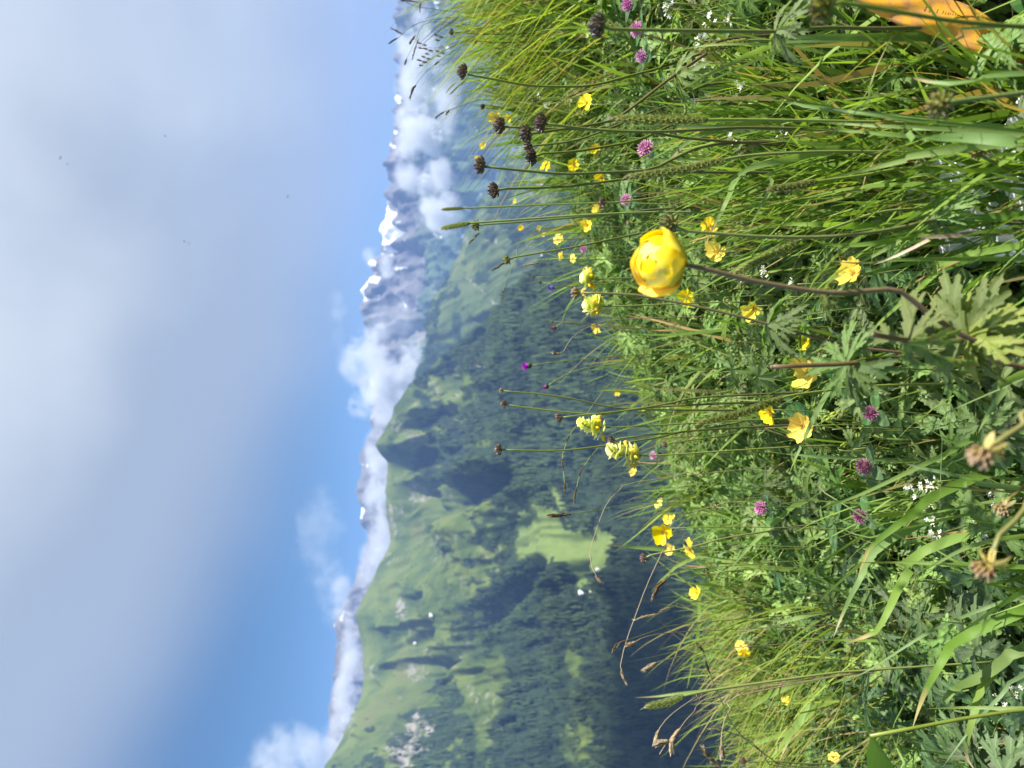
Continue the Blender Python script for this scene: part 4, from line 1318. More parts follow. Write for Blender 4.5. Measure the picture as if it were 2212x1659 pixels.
SEEDS = [
    ('largest dark seed head near the top edge, left of the pink clovers', (1285, 57), 52, 'dark', [(1308, 62), (1400, 65), (1690, 68), (1780, 60), (1900, 62), (2010, 60)], dict(leafnode=(1690, 68), dd=.10, real=.0165)),
    ('dark seed head on a long curving stalk standing apart', (997, 155), 33, 'dark', [(1010, 161), (1060, 170), (1138, 184), (1210, 187), (1282, 184), (1371, 161), (1425, 147), (1533, 110), (1600, 95)], dict(leafnode=(1425, 147), dd=.12)),
    ('highest of the clustered dark seed heads in front of a yellow flower', (1076, 271), 36, 'dark', [(1090, 274), (1178, 278), (1294, 280), (1400, 285), (1500, 300)], dict(dd=.1)),
    ('dark seed head leaning over the middle of the cluster', (1131, 287), 39, 'dark', [(1145, 289), (1244, 275), (1321, 260), (1371, 228), (1452, 166), (1538, 108), (1570, 85)], dict(stem='stem_brown', dd=.12, leafnode=(1452, 166))),
    ('dark seed head at the top right of the cluster', (1164, 267), 40, 'dark', [(1181, 268), (1282, 280), (1371, 285), (1442, 284), (1538, 279), (1640, 276)], dict(dd=.1)),
    ('small dark seed head squeezed behind two bigger ones', (1138, 316), 27, 'dark', [(1153, 315), (1244, 303), (1341, 268), (1400, 245), (1450, 230)], dict(dd=.12)),
    ('dark seed head at the bottom of the cluster', (1144, 338), 35, 'dark', [(1160, 333), (1244, 327), (1319, 315), (1371, 305), (1417, 286), (1477, 251), (1502, 191)], dict(dd=.12)),
    ('dark seed head left of the cluster beside a tiny yellow flower', (1034, 357), 38, 'dark', [(1048, 360), (1133, 369), (1220, 376), (1294, 373), (1371, 370), (1417, 362), (1477, 332), (1533, 314), (1648, 307)], dict(dd=.1)),
    ('lowest dark seed head of the tall group', (1063, 411), 36, 'dark', [(1078, 408), (1220, 403), (1371, 384), (1420, 378), (1500, 372)], dict(dd=.1)),
    ('small olive seed head on a thin straight stalk next to a bent grass spike', (1024, 487), 22, 'green', [(1034, 486), (1145, 478), (1282, 466), (1319, 463), (1450, 450)], dict(dd=.06, real=.0135)),
    ('small yellowish seed head before the light green hill', (1091, 561), 20, 'green', [(1101, 558), (1145, 550), (1244, 533), (1330, 515), (1420, 500)], dict(dd=.06, real=.013)),
    ('dark seed head touching a yellow flower beside the pink clover', (1299, 437), 24, 'dark', [(1314, 438), (1371, 433), (1429, 424), (1492, 411), (1560, 402)], dict(dd=.06)),
    ('reddish seed head with withered petals on a long brown stalk', (1242, 633), 31, 'brown', [(1262, 632), (1317, 634), (1371, 637), (1417, 645), (1492, 659), (1583, 680), (1676, 705), (1777, 733), (1856, 751), (1936, 760), (2010, 768), (2090, 775)], dict(stem='stem_brown', dd=.0, real=.0125, withered=True, rad=.0013, leafnode=(1676, 705))),
    ('brown seed head on the second of three thin stalks before the forest', (1087, 874), 20, 'dark', [(1096, 875), (1164, 884), (1253, 893), (1317, 894), (1400, 880)], dict(dd=.05, real=.013)),
    ('tiny reddish seed head on the first of three thin stalks', (1082, 844), 14, 'brown', [(1088, 845), (1164, 851), (1239, 862), (1317, 879), (1400, 884)], dict(dd=.05, real=.0095)),
    ('brown seed head just left of the shorter pale yellow rattle', (1205, 901), 23, 'dark', [(1213, 902), (1262, 896), (1317, 891), (1384, 882), (1447, 871), (1520, 858)], dict(dd=.06, real=.014)),
    ('brown seed head on the tallest thin stalk before the forest', (1075, 971), 25, 'dark', [(1084, 972), (1209, 973), (1317, 961), (1420, 945), (1500, 930)], dict(dd=.07)),
    ('dark seed head between the two pale yellow rattles', (1319, 952), 23, 'dark', [(1332, 948), (1417, 938), (1492, 931), (1568, 918), (1640, 905)], dict(dd=.07)),
    ('grey brown seed head leaning out over the dark valley', (1388, 1205), 22, 'dark', [(1400, 1200), (1492, 1182), (1568, 1162), (1663, 1147), (1740, 1135)], dict(dd=.05)),
    ('shiny green seed head touching the globeflower', (1437, 484), 45, 'green', [(1467, 497), (1543, 504), (1643, 511), (1777, 512), (1881, 502), (1957, 489), (2037, 472), (2130, 477), (2215, 485)], dict(dd=.06, real=.0155, leafnode=(2037, 472))),
    ('blurred yellow green seed head at the top edge', (1762, 17), 60, 'green', [(1801, 5), (1881, 15), (1982, 33), (2082, 48), (2212, 58), (2330, 66)], dict(dd=.04, real=.0135, rad=.0014)),
    ('biggest blurred green seed head over the thick grass', (2015, 225), 60, 'green', [(2050, 221), (2132, 211), (2212, 201), (2330, 188)], dict(dd=.03, real=.0135)),
    ('open yellow green seed head near the white sheet', (2105, 323), 43, 'green', [(2120, 337), (2158, 357), (2212, 380), (2300, 410)], dict(dd=.06, real=.0145)),
    ('largest blurred brown seed head with ragged pale petals', (2107, 977), 66, 'brown', [(2145, 959), (2183, 936), (2212, 918), (2310, 855)], dict(dd=.02, real=.0125, withered=True, stem='stem_brown')),
    ('blurred tan seed head by the bottom of the right edge', (2117, 1222), 58, 'brown', [(2140, 1207), (2158, 1157), (2183, 1132), (2212, 1112), (2300, 1050)], dict(dd=.02, real=.0125, withered=True, stem='stem_brown')),
    ('small brown seed head between the two blurred ones', (2158, 1097), 38, 'brown', [(2178, 1079), (2212, 1052), (2310, 970)], dict(dd=.03, real=.0115, withered=True, stem='stem_brown')),
    ('small dark seed head lowest on the far crest in the top corner', (1024, 87), 14, 'dark', [(1032, 89), (1090, 92), (1160, 90)], dict(dd=.1, real=.0135)),
    ('small dark seed head sticking out highest on the far crest', (974, 69), 14, 'dark', [(982, 70), (1060, 74), (1150, 72)], dict(dd=.1, real=.0135)),
    ('tiny dark seed head before the cloud shaded far slope', (1041, 231), 13, 'dark', [(1047, 233), (1100, 236), (1160, 235)], dict(dd=.1, real=.0135)),
    ('pale green seed head on a curved stalk in the far grass', (1151, 214), 17, 'green', [(1160, 216), (1195, 217), (1232, 208), (1269, 188), (1336, 149), (1400, 130)], dict(dd=.1, real=.0135)),
    ('brown seed head low in the bottom left corner grasses', (1603, 1644), 17, 'dark', [(1613, 1646), (1680, 1645), (1760, 1650)], dict(dd=.05, real=.0135)),
    ('olive seed head half hidden among leaves behind the globeflower stalk', (1603, 602), 26, 'green', [(1615, 600), (1680, 590), (1750, 585)], dict(dd=.05, real=.0145)),
    ('withered brown seed head behind the yellow globeflower', (1357, 482), 14, 'brown', [(1368, 482), (1420, 478), (1500, 470)], dict(dd=.05, real=.011)),
    ('dark seed head in the leaves between the rattles and the brow', (1435, 960), 15, 'dark', [(1445, 958), (1500, 950), (1580, 940)], dict(dd=.05, real=.0125)),
    ('dark seed head below the seed head cluster near white flowers', (1255, 275), 16, 'green', [(1265, 275), (1330, 275), (1400, 280)], dict(dd=.08, real=.0135)),
]
for lab, hd, s, kind, pts, kw in SEEDS:
    seed_plant(lab, hd, s, kind, pts, **kw)


# ------------------------------------------------------------------ the globeflower
def build_globeflower():
    d0 = 0.43
    W = stalk_world([(1470, 571), (1520, 580), (1568, 592), (1643, 610), (1777, 631), (1856, 630), (1916, 625), (1949, 631), (1982, 658), (2022, 688), (2087, 728), (2157, 748), (2212, 766), (2320, 805)], d0, d0 + .035)
    base = W[-1]; P = smooth_poly(W, 60) - base
    root = thing('globeflower', 'big bright yellow globeflower on a brown bent stalk', 'flower', base)
    mb = MB(); tt = np.linspace(0, 1, len(P))
    tube(mb, P, .0014 + .0009 * tt, 8, .62 - 0.75 * np.abs(tt - .15))
    obj('stem', mb.mesh('stem', M['stem_brown']), root)
    # forked cut side stalk
    S = smooth_poly([at(1886, 723, .455), at(1956, 735, .457), at(2030, 739, .459), at(2090, 733, .462)], 14) - base
    mb = MB(); tube(mb, S, .0016, 8, .35); obj('cut_stalk', mb.mesh('cut_stalk', M['stem_brown']), root)
    mb = MB(); tube(mb, np.array([S[0] + (S[0] - S[1]) * .12, S[0]]), .0015, 8, .3); obj('cut_end', mb.mesh('cut_end', M['straw']), root)
    # the globe: two whorls of broad incurved petals
    rng = np.random.default_rng(5)
    C = at(1425, 566, d0) - base
    ax = Vector(P[0] - P[3]).normalized()
    ax = (ax + Vector((-.25, -.55, .0))).normalized()
    R = 0.0150
    q = qaim(ax, .5)
    k = 0
    for ring, (npet, rad, tmax, wid, flare) in enumerate(((5, 1.07, 1.85, .95, .17), (5, .99, 2.3, 1.0, .03), (4, .91, 2.65, 1.2, 0.0), (3, .84, 3.0, 1.5, 0))):
        for j in range(npet):
            a0 = j / npet * 6.283 + ring * .63 + rng.normal(0, .09)
            mb = MB(); nu, nv = 13, 13
            V = []; A = []
            tm = tmax + rng.normal(0, .10); rr = rad * (1 + rng.normal(0, .02))
            for iu in range(nu):
                u = -1 + 2 * iu / (nu - 1)
                for iv in range(nv):
                    v = iv / (nv - 1)
                    top = tm * (1 - .16 * abs(u) ** 2.2 + .045 * math.sin(u * 5 + j * 2 + ring))
                    th = .12 + v * top
                    wv = wid * (0.25 + .75 * math.sin(min(1, v * 1.35) * math.pi / 2)) * (1 - .25 * max(0, v - .7) / .3)
                    ph = a0 + u * wv / max(.45, math.sin(min(th, 2.6)) + .12)
                    lift = flare * sstep(.55, 1, v) * (1 + .6 * math.sin(a0 * 3)) + .035 * u * u * (1 if ring < 2 else .4) + .010 * math.sin(5 * u + 3 * v + j)
                    r = rr * (1 + lift)
                    x = r * math.sin(th) * math.cos(ph); y = r * math.sin(th) * math.sin(ph); z = -r * .92 * math.cos(th)
                    V.append((x, y, z)); A.append(.25 + .75 * v)
            F = [(i * nv + m, (i + 1) * nv + m, (i + 1) * nv + m + 1, i * nv + m + 1) for i in range(nu - 1) for m in range(nv - 1)]
            mb.add(V, F, A)
            obj('petal', mb.mesh('petal', M['globe']), root, C, q, R)
    import bmesh
    bm = bmesh.new(); bmesh.ops.create_icosphere(bm, subdivisions=3, radius=.76); me = bpy.data.meshes.new('inner_petals'); bm.to_mesh(me); bm.free()
    me.polygons.foreach_set('use_smooth', np.ones(len(me.polygons), bool)); me.materials.append(M['globe']); obj('inner_petals', me, root, C, q, R)
    # leaves at the nodes
    def node_leaves(x, y, d, specs):
        p = at(x, y, d) - base
        for (a, til, sc, mk) in specs:
            obj('leaf', LEAF[mk][int(rng.integers(0, 3))], root, p, leaf_quat(a, til, rng.normal(0, .2)), sc)
    node_leaves(1778, 632, .45, [(2.9, .2, .022, 'leaf_yellow3'), (0.2, .5, .024, 'leaf_yellow3')])
    node_leaves(1962, 737, .456, [(3.4, .9, .042, 'leaf_yellow3'), (0.3, .1, .038, 'leaf_yellow3')])
    node_leaves(2087, 728, .462, [(.3, -.4, .044, 'leaf_yellow'), (1.4, -.6, .040, 'leaf_yellow3'), (3.0, .5, .042, 'leaf_yellow3'), (-.9, .3, .040, 'leaf_yellow'), (4.0, .8, .036, 'leaf_yellow3')])


build_globeflower()


def build_cut_stalk():
    W = stalk_world([(1668, 793), (1777, 788), (1828, 786), (1931, 773), (2082, 773), (2163, 783), (2260, 800)], .50, .53)
    base = W[-1]; P = smooth_poly(W, 30) - base
    root = thing('cut_stalk', 'thick brown cut off stalk crossing the largest rock rose', 'stalk', base)
    mb = MB(); tube(mb, P, .0016, 8, .35); obj('stem', mb.mesh('stem', M['stem_brown']), root)
    mb = MB(); tube(mb, np.array([P[0] + (P[0] - P[1]) * .06, P[0]]), .0015, 8, .3); obj('cut_end', mb.mesh('cut_end', M['straw']), root)
    p = at(1828, 786, .514) - base
    for a, tl_, s in ((3.0, .2, .036), (.4, .1, .036), (1.7, -.8, .03), (4.6, .6, .034)):
        obj('leaf', LEAF['leaf3'][1], root, p, leaf_quat(a, tl_), s)


build_cut_stalk()


# ------------------------------------------------------------------ rock roses and other small yellow flowers
def rose_meshes(seed, cup):
    rng = np.random.default_rng(seed); mb = MB(); st = MB()
    for j in range(5):
        a0 = j / 5 * 6.283 + rng.normal(0, .08); V = []; A = []
        nu, nv = 7, 6
        lift = cup + rng.normal(0, .28); sz = 1 + rng.normal(0, .13); cr = rng.random() * 6
        for iu in range(nu):
            u = -1 + 2 * iu / (nu - 1)
            for iv in range(nv):
                v = iv / (nv - 1)
                r = .0 + 1.03 * v * (1 - .10 * abs(u) ** 2 * v) + ((.09 * math.sin(u * 5 + cr) + .05 * rng.normal()) if iv == nv - 1 else 0)
                w = .70 * (0.75 + .25 * math.sin(min(1, v * 1.25) * math.pi / 2))
                ph = a0 + u * w
                z = lift * r ** 1.3 + .09 * math.sin(u * 6 + cr + 3 * v) * v + .06 * u * u * v
                V.append((sz * r * math.cos(ph), sz * r * math.sin(ph), z)); A.append(v)
        F = [(i * nv + m, (i + 1) * nv + m, (i + 1) * nv + m + 1, i * nv + m + 1) for i in range(nu - 1) for m in range(nv - 1)]
        mb.add(V, F, A)
    for i in range(26):
        a = rng.random() * 6.28; r = .26 * math.sqrt(rng.random())
        p0 = np.array((r * .3 * math.cos(a), r * .3 * math.sin(a), .02)); p1 = np.array((r * math.cos(a), r * math.sin(a), .22 + .1 * rng.random()))
        tube(st, [p0, p1 * .95 + p0 * .05, p1], [.012, .012, .035], 4, rng.random())
    return mb.mesh('petals', M['yellow']), st.mesh('stamens', M['stamen'])


ROSE = [rose_meshes(400 + i, c) for i, c in enumerate((.2, .35, .6, .1, .9, .45, .0, .75))]


def small_flower(label, x, y, s, cat='flower', group='yellow rock roses', tilt=None, name='rock_rose', stemh=.20, variant=None, real=None):
    if x < 1360: stemh += .05
    p, d = on_canopy(x, y, stemh)
    d = d - .05
    if real:
        d = min(d, real / (s * K) * 1.15); d = max(d, real / (s * K) * .8)
    p = at(x, y, d)
    gz = float(g(p[0], p[1])); base = np.array((p[0] + random.uniform(-.02, .02), p[1] + random.uniform(0.0, .04), 0.0)); base[2] = float(g(base[0], base[1])) - .005
    root = thing(name, label, cat, base, group)
    n = (Vector(-p).normalized() * random.uniform(.3, 1.1) + Vector((random.uniform(-.6, .35), random.uniform(-.3, .3), random.uniform(.3, 1.0)))).normalized() if tilt is None else Vector(tilt).normalized()
    lp = p - base
    neck = lp - np.array(n) * .008
    mb = MB(); tube(mb, smooth_poly([neck, lp * .75 + np.array((.004, 0, -.01)), lp * .4, (0, 0, 0)], 12), [.0007] * 12, 5, .75)
    obj('stem', mb.mesh('stem', M['stem_green']), root)
    return root, lp, n, s * K * d


ROSES = [  # x, y, size, words, extra
    (1268, 222, 30, 'pair of crumpled yellow petals'), (1258, 218, 16, None), (1180, 357, 20, None), (1240, 355, 24, None), (1247, 345, 16, None), (1290, 322, 20, None), (1294, 334, 18, None), (1302, 370, 18, None), (1300, 384, 20, None), (1318, 352, 14, None),
    (1292, 455, 18, None), (1270, 487, 25, None), (1265, 494, 14, None), (1290, 502, 15, None), (1288, 517, 14, None), (1205, 517, 22, None), (1212, 555, 15, None), (1238, 558, 18, None), (1264, 582, 13, None), (1278, 596, 13, None),
    (1072, 252, 22, None), (1102, 254, 16, None), (1045, 312, 12, None), (1034, 341, 11, None), (1125, 491, 11, None), (1166, 491, 10, None), (1175, 506, 11, None), (1113, 434, 9, None),
    (1535, 487, 36, 'nodding'), (1550, 545, 36, 'split petalled'), (1485, 640, 30, 'open'), (1630, 665, 38, 'half open'), (1845, 592, 50, 'wide creased'), (1738, 738, 30, None), (1758, 742, 22, None), (1745, 806, 60, 'largest open'), (1663, 890, 42, 'tilted insect visited'), (1735, 921, 48, 'open five petalled'),
    (1422, 1088, 22, None), (1443, 1121, 22, None), (1437, 1146, 40, 'full'), (1450, 1187, 22, None), (1492, 1187, 36, 'broad'), (1507, 1282, 26, None), (1600, 1395, 22, None), (1607, 1410, 24, None), (1704, 1513, 20, None), (1690, 1508, 13, None), (1800, 1636, 22, None), (1812, 665, 0, None),
    (1548, 20, 26, 'single'), (1288, 706, 18, None), (1285, 668, 16, None), (1310, 610, 12, None), (1411, 505, 0, None), (1538, 27, 0, None), (1860, 265, 24, 'crushed'), (1370, 1019, 14, None), (1392, 880, 10, None), (1350, 770, 9, None), (1333, 850, 9, None), (1868, 655, 20, 'bud like'), (1860, 1475, 0, None), (1628, 1510, 14, None), (1535, 1238, 0, None), (1420, 1310, 0, None)]
for x, y, s, w in ROSES:
    if not s: continue
    size = 'tiny' if s < 15 else 'small' if s < 24 else 'medium' if s < 34 else 'large'
    lab = label_at(('%s %s yellow flower' % (size, w)) if w else '%s yellow flower' % size, x, y)
    root, lp, n, real = small_flower(lab, x, y, s, real=.022)
    a, b = ROSE[hash_i(lab) % len(ROSE)]
    q = qaim(n, random.random() * 6)
    obj('petals', a, root, lp, q, real * .56); obj('stamens', b, root, lp, q, real * .56)


# ------------------------------------------------------------------ clover, thistle, rampion
def floret_ball(name, seed, n, mat, L=.55, wid=.07, lo=-.5, curl=0.0, core=None, kmix=1.0):
    rng = np.random.default_rng(seed); mb = MB()
    for i in range(n):
        z = 1 - (i + .5) / n * (1 - lo); a = i * 2.39996 + rng.normal(0, .1)
        r = math.sqrt(max(0, 1 - z * z)); d = np.array((r * math.cos(a), r * math.sin(a), z))
        d = d * np.array((1, 1, .85)) + np.array((0, 0, .22)); d /= np.linalg.norm(d)
        s = np.cross(d, (0, 0, 1.0)); s /= np.linalg.norm(s) + 1e-6; e = np.cross(s, d)
        l = 1 + rng.normal(0, .1); V = []; A = []
        for k in range(5):
            t = k / 4
            c = d * (1 - L + L * t * l) + e * (curl * t * t + .05 * rng.normal()) * .6
            w = wid * (0.5 + .9 * math.sin(math.pi * (t * .75 + .1)))
            if k == 4: w *= .35
            V += [c + s * w, c + e * w * .7, c - s * w]; A += [1 - t] * 3
        F = []
        for k in range(4):
            F += [(3 * k, 3 * k + 1, 3 * k + 4, 3 * k + 3), (3 * k + 1, 3 * k + 2, 3 * k + 5, 3 * k + 4)]
        mb.add(V, F, np.array(A) + rng.normal(0, .1))
    tube(mb, [(0, 0, -.35), (0, 0, -.2), (0, 0, .1), (0, 0, .42), (0, 0, .5)], [.1, .42, .52, .3, .05], 8, .9)
    return mb.mesh(name, mat)


CLOV = [floret_ball('flower_head', 500 + i, 70, M['clover'], .6, .065, -.55) for i in range(2)]
CLOVD = [floret_ball('flower_head', 510 + i, 80, M['clover_dark'], .55, .05, -.5) for i in range(2)]
for x, y, s, dark, lab in (
        (1357, 10, 30, 0, 'pink clover at the top edge above another pink clover'), (1377, 64, 34, 0, 'pink clover between two others near the top edge'), (1388, 122, 30, 0, 'pink clover lowest of the row of three'),
        (1397, 322, 40, 0, 'largest pink clover standing clear among green leaves'), (1354, 432, 28, 0, 'pink clover next to a dark seed head'), (1262, 538, 18, 0, 'small pink clover among the far yellow flowers'),
        (1400, 630, 24, 0, 'pink clover half hidden below the globeflower'), (1870, 1008, 40, 1, 'fuzzy purple clover above pale chevron leaves'), (1883, 893, 36, 1, 'faded purple clover among yellow buds'),
        (1645, 1097, 33, 0, 'magenta clover alone in the leaves below the rattle'), (1860, 1115, 34, 1, 'dark crimson clover with bright green leaflets'), (1413, 984, 20, 0, 'small dusty pink clover under the pale yellow rattle'), (1585, 1135, 0, 0, ''), (1690, 575, 16, 1, 'tiny purple bud behind the globeflower stalk'), (1790, 770, 18, 1, 'small dull purple bud beside the cut stalk')):
    if not s: continue
    root, lp, n, real = small_flower(lab, x, y, s, 'clover', 'clover heads', name='clover', stemh=.18, real=.021)
    n = (n + Vector((0, 0, .7))).normalized()
    obj('flower_head', (CLOVD if dark else CLOV)[hash_i(lab) % 2], root, lp, qaim(n, 1), real * .52)
    for k in range(3):
        mb_q = leaf_quat(k * 2.1 + 1, .1)
        obj('leaf', bpy.data.objects['clover_leaf_plant'].children[1].data if 'clover_leaf_plant' in bpy.data.objects else LEAF['leaf3'][0], root, lp - np.array(n) * real * .45, Quaternion((0, 0, 1), k * 2.1), .8)

TH = floret_ball('flower_head', 520, 90, M['magenta'], .9, .035, .25)


def bract_ball(seed, mat):
    rng = np.random.default_rng(seed); mb = MB()
    tube(mb, [(0, 0, -1), (0, 0, -.8), (0, 0, -.3), (0, 0, .2), (0, 0, .5)], [.1, .55, .85, .8, .55], 10, .2)
    for i in range(46):
        z = -.75 + 1.2 * i / 46; a = i * 2.4; r = .85 * math.sqrt(max(.1, 1 - (z * .9) ** 2))
        c = np.array((r * math.cos(a), r * math.sin(a), z)); d = np.array((math.cos(a) * .5, math.sin(a) * .5, .8)); s = np.array((-math.sin(a), math.cos(a), 0)) * .13
        mb.add([c - s, c + s, c + d * .38 + np.array((math.cos(a), math.sin(a), 0)) * .12], [(0, 1, 2)], rng.random(3))
    return mb.mesh('bracts', mat)


BR = bract_ball(530, M['bract'])


def tall_flower(label, head, s, real, pts, name, cat, group=None, stem='stem_green', rad=.0009):
    d = real / (s * K)
    W = stalk_world([head] + pts, d, d + .06)
    base = W[-1]; P = smooth_poly(W, 22) - base
    root = thing(name, label, cat, base, group)
    mb = MB(); tube(mb, P, rad, 6, np.linspace(.9, .3, 22)); obj('stem', mb.mesh('stem', M[stem]), root)
    ax = Vector(P[0] - P[2]).normalized()
    return root, Vector(P[0]), ax


root, p, ax = tall_flower('magenta thistle flower with dark cup before the forest', (1142, 790), 24, .020, [(1200, 782), (1257, 776), (1330, 770), (1420, 765)], 'thistle', 'flower', 'thistles')
obj('bracts', BR, root, p, qaim(ax), .0062); obj('flower_head', TH, root, p + ax * .0035, qaim(ax), .0098)
root, p, ax = tall_flower('closed thistle bud with a pink tip below the magenta thistle', (1180, 835), 14, .012, [(1215, 813), (1257, 797), (1340, 785)], 'thistle', 'flower', 'thistles')
obj('bracts', BR, root, p, qaim(ax), .0056); obj('flower_head', TH, root, p + ax * .003, qaim(ax), .0052)
root, p, ax = tall_flower('faded pinkish thistle bud on a curved pale stalk', (1197, 709), 13, .012, [(1213, 698), (1235, 697), (1290, 705)], 'thistle', 'flower', 'thistles', 'straw')
obj('bracts', BR, root, p, qaim(ax), .0052); obj('flower_head', CLOVD[0], root, p + ax * .003, qaim(ax), .005)
root, p, ax = tall_flower('round deep blue rampion on the meadow edge', (1193, 622), 21, .019, [(1215, 620), (1280, 615), (1350, 612)], 'rampion', 'flower')
obj('flower_head', floret_ball('flower_head', 540, 44, M['blue'], .8, .05, -.4, .5), root, p, qaim(ax), .0095)


# ------------------------------------------------------------------ yellow rattle
def build_rattle(lab, x0, y0, x1, y1, d):
    a = at(x0, y0, d); b = at(x1, y1, d)
    base = np.array((b[0], b[1] + .01, 0)); base[2] = float(g(base[0], base[1]))
    root = thing('yellow_rattle', lab, 'flower', base, 'pale yellow rattles')
    P = smooth_poly([a - base, b - base, (b - base) * .4 + np.array((.01, 0, 0)), (0, 0, 0)], 20)
    mb = MB(); tube(mb, P, .0011, 6, .8); obj('stem', mb.mesh('stem', M['stem_green']), root)
    br = MB(); fl = MB(); rng = np.random.default_rng(hash_i(lab))
    Ls = np.linalg.norm(a - b); ax = (a - b) / Ls
    u_ = np.cross(ax, (0, 1, 0)); u_ /= np.linalg.norm(u_); v_ = np.cross(ax, u_)
    n = 22
    for i in range(n):
        t = i / (n - 1); c = (b - base) + ax * Ls * (t + rng.normal(0, .03)); an = i * 2.0 + rng.normal(0, .4)
        o_ = u_ * math.cos(an) + v_ * math.sin(an); s_ = np.cross(ax, o_)
        L = .022 * (1 - .4 * t) * (.7 + .6 * rng.random()); Wd = .0105 * (1 - .35 * t) * (.75 + .5 * rng.random()); o_ = o_ + ax * rng.normal(0, .3); V = []
        for k in range(7):
            q = k / 6; w = Wd * math.sin(math.pi * (.18 + .8 * q)) * (1.15 if k % 2 else .8)
            cc = c + o_ * L * q * .8 + ax * (L * .6 * q - L * .15 * q * q)
            V += [cc + s_ * w, cc + o_ * w * -.15, cc - s_ * w]
        F = []
        for k in range(6): F += [(3 * k, 3 * k + 1, 3 * k + 4, 3 * k + 3), (3 * k + 1, 3 * k + 2, 3 * k + 5, 3 * k + 4)]
        br.add(V, F, rng.random(21) * .5 + .5 * t)
        if t < .6 and i % 2 == 0:
            e = c + o_ * .012
            tube(fl, [e - o_ * .003, e + o_ * .001 + ax * .002, e + o_ * .004 + ax * .002, e + o_ * .006 - ax * .001], [.0014, .0022, .0020, .0009], 6, .5)
    obj('bracts', br.mesh('bracts', M['rattle']), root); obj('blossoms', fl.mesh('blossoms', M['yellow']), root)


build_rattle('pale yellow rattle spike under a brown seed head', 1256, 914, 1305, 924, 1.0)
build_rattle('tallest pale yellow rattle spike beside the dark valley', 1318, 972, 1385, 985, .95)
build_rattle('pale yellow rattle spike under the reddish seed head', 1268, 655, 1305, 662, 1.05)
build_rattle('small pale yellow rattle among far flowers above the globeflower', 1262, 600, 1283, 603, 1.15)


# ------------------------------------------------------------------ bedstraw: sprays of tiny white stars
def bedstraw_meshes(seed):
    rng = np.random.default_rng(seed); fl = MB(); st = MB()
    n = int(rng.integers(8, 15))
    tube(st, [(0, 0, -1.6), (0, 0, -.7)], .045, 4, .8)
    for i in range(n):
        a = rng.random() * 6.28; r = math.sqrt(rng.random()) * .95
        c = np.array((r * math.cos(a), r * math.sin(a), .35 * rng.random() - .25 * r))
        tube(st, [(0, 0, -.75), c * .6 + np.array((0, 0, -.25)), c], .026, 4, .9)
        nrm = np.array((rng.normal(0, .5), rng.normal(0, .5), 1)); nrm /= np.linalg.norm(nrm)
        u_ = np.cross(nrm, (1, 0, 0)); u_ /= np.linalg.norm(u_); v_ = np.cross(nrm, u_); ph = rng.random() * 2
        S = .26 + .1 * rng.random()
        if rng.random() < .22:
            tube(fl, [c - nrm * .08, c, c + nrm * .08, c + nrm * .12], [.04, .11, .09, .02], 6, .1); continue
        for k in range(4):
            b = ph + k * 1.571; d = u_ * math.cos(b) + v_ * math.sin(b); e = -u_ * math.sin(b) + v_ * math.cos(b)
            fl.add([c, c + d * S * .55 + e * S * .34, c + d * S * 1.05 + nrm * .05, c + d * S * .55 - e * S * .34], [(0, 1, 2, 3)], [.3, .8, 1, .8])
    return fl.mesh('blossoms', M['white']), st.mesh('sprigs', M['budgreen'])


BED = [bedstraw_meshes(600 + i) for i in range(6)]
BEDS = [(3374, 76), (3388, 44), (3445, 55), (3328, 128), (3463, 133), (3287, 224), (3278, 293), (3255, 362), (3314, 417), (3424, 710), (3736, 737), (2634, 46), (2794, 82), (2757, 156), (2753, 252), (2725, 403), (2913, 334), (2885, 545), (3078, 527), (2629, 14),
        (3397, 791), (3718, 768), (3754, 988), (3456, 979), (3493, 860), (3137, 1240), (3046, 1306), (3009, 1066), (3114, 1116), (3640, 1912), (3676, 1903), (3672, 1935), (3585, 1940), (3649, 1999), (3667, 2050), (3685, 2095), (3841, 2066), (3942, 2082), (3901, 1963), (3873, 2128), (3823, 1880), (3919, 1885), (3933, 2759), (4006, 2722), (2120, 385), (2150, 410), (2870, 75)]
for i, (x, y) in enumerate(BEDS):
    x *= .54861; y *= .54861
    far = x < 1250
    lab = label_at('spray of tiny white star flowers', x, y)
    root, lp, n, real = small_flower(lab, x, y, 28 if not far else 18, 'flower', 'white bedstraw sprays', name='bedstraw', stemh=.20, real=.017)
    n = (n + Vector((0, 0, .5))).normalized(); q = qaim(n, random.random() * 6); k = i % 6
    obj('blossoms', BED[k][0], root, lp, q, real * .58); obj('sprigs', BED[k][1], root, lp, q, real * .58)


# ------------------------------------------------------------------ green buds of the rock roses
def bud_meshes():
    b = MB(); s = MB(); rng = np.random.default_rng(9)
    tube(s, smooth_poly([(0, 0, -1.6), (.1, 0, .2), (.5, 0, .75), (1.0, 0, .5), (1.2, 0, 0)], 14), .05, 5, .8)
    for (x, y, z, k) in ((1.2, 0, -.1, 1), (.95, .25, .35, .8), (.75, -.22, .45, .75), (1.05, -.3, .05, .6), (.55, .2, .55, .5)):
        d = np.array((.5, y, -.9)); d /= np.linalg.norm(d); c = np.array((x, y, z))
        tube(b, [c, c + d * .14 * k, c + d * .36 * k, c + d * .58 * k, c + d * .72 * k], [.05 * k, .17 * k, .20 * k, .12 * k, .01], 7, [.1, .3, .5, .8, 1])
    return b.mesh('buds', M['budgreen']), s.mesh('stem', M['stem_green'])


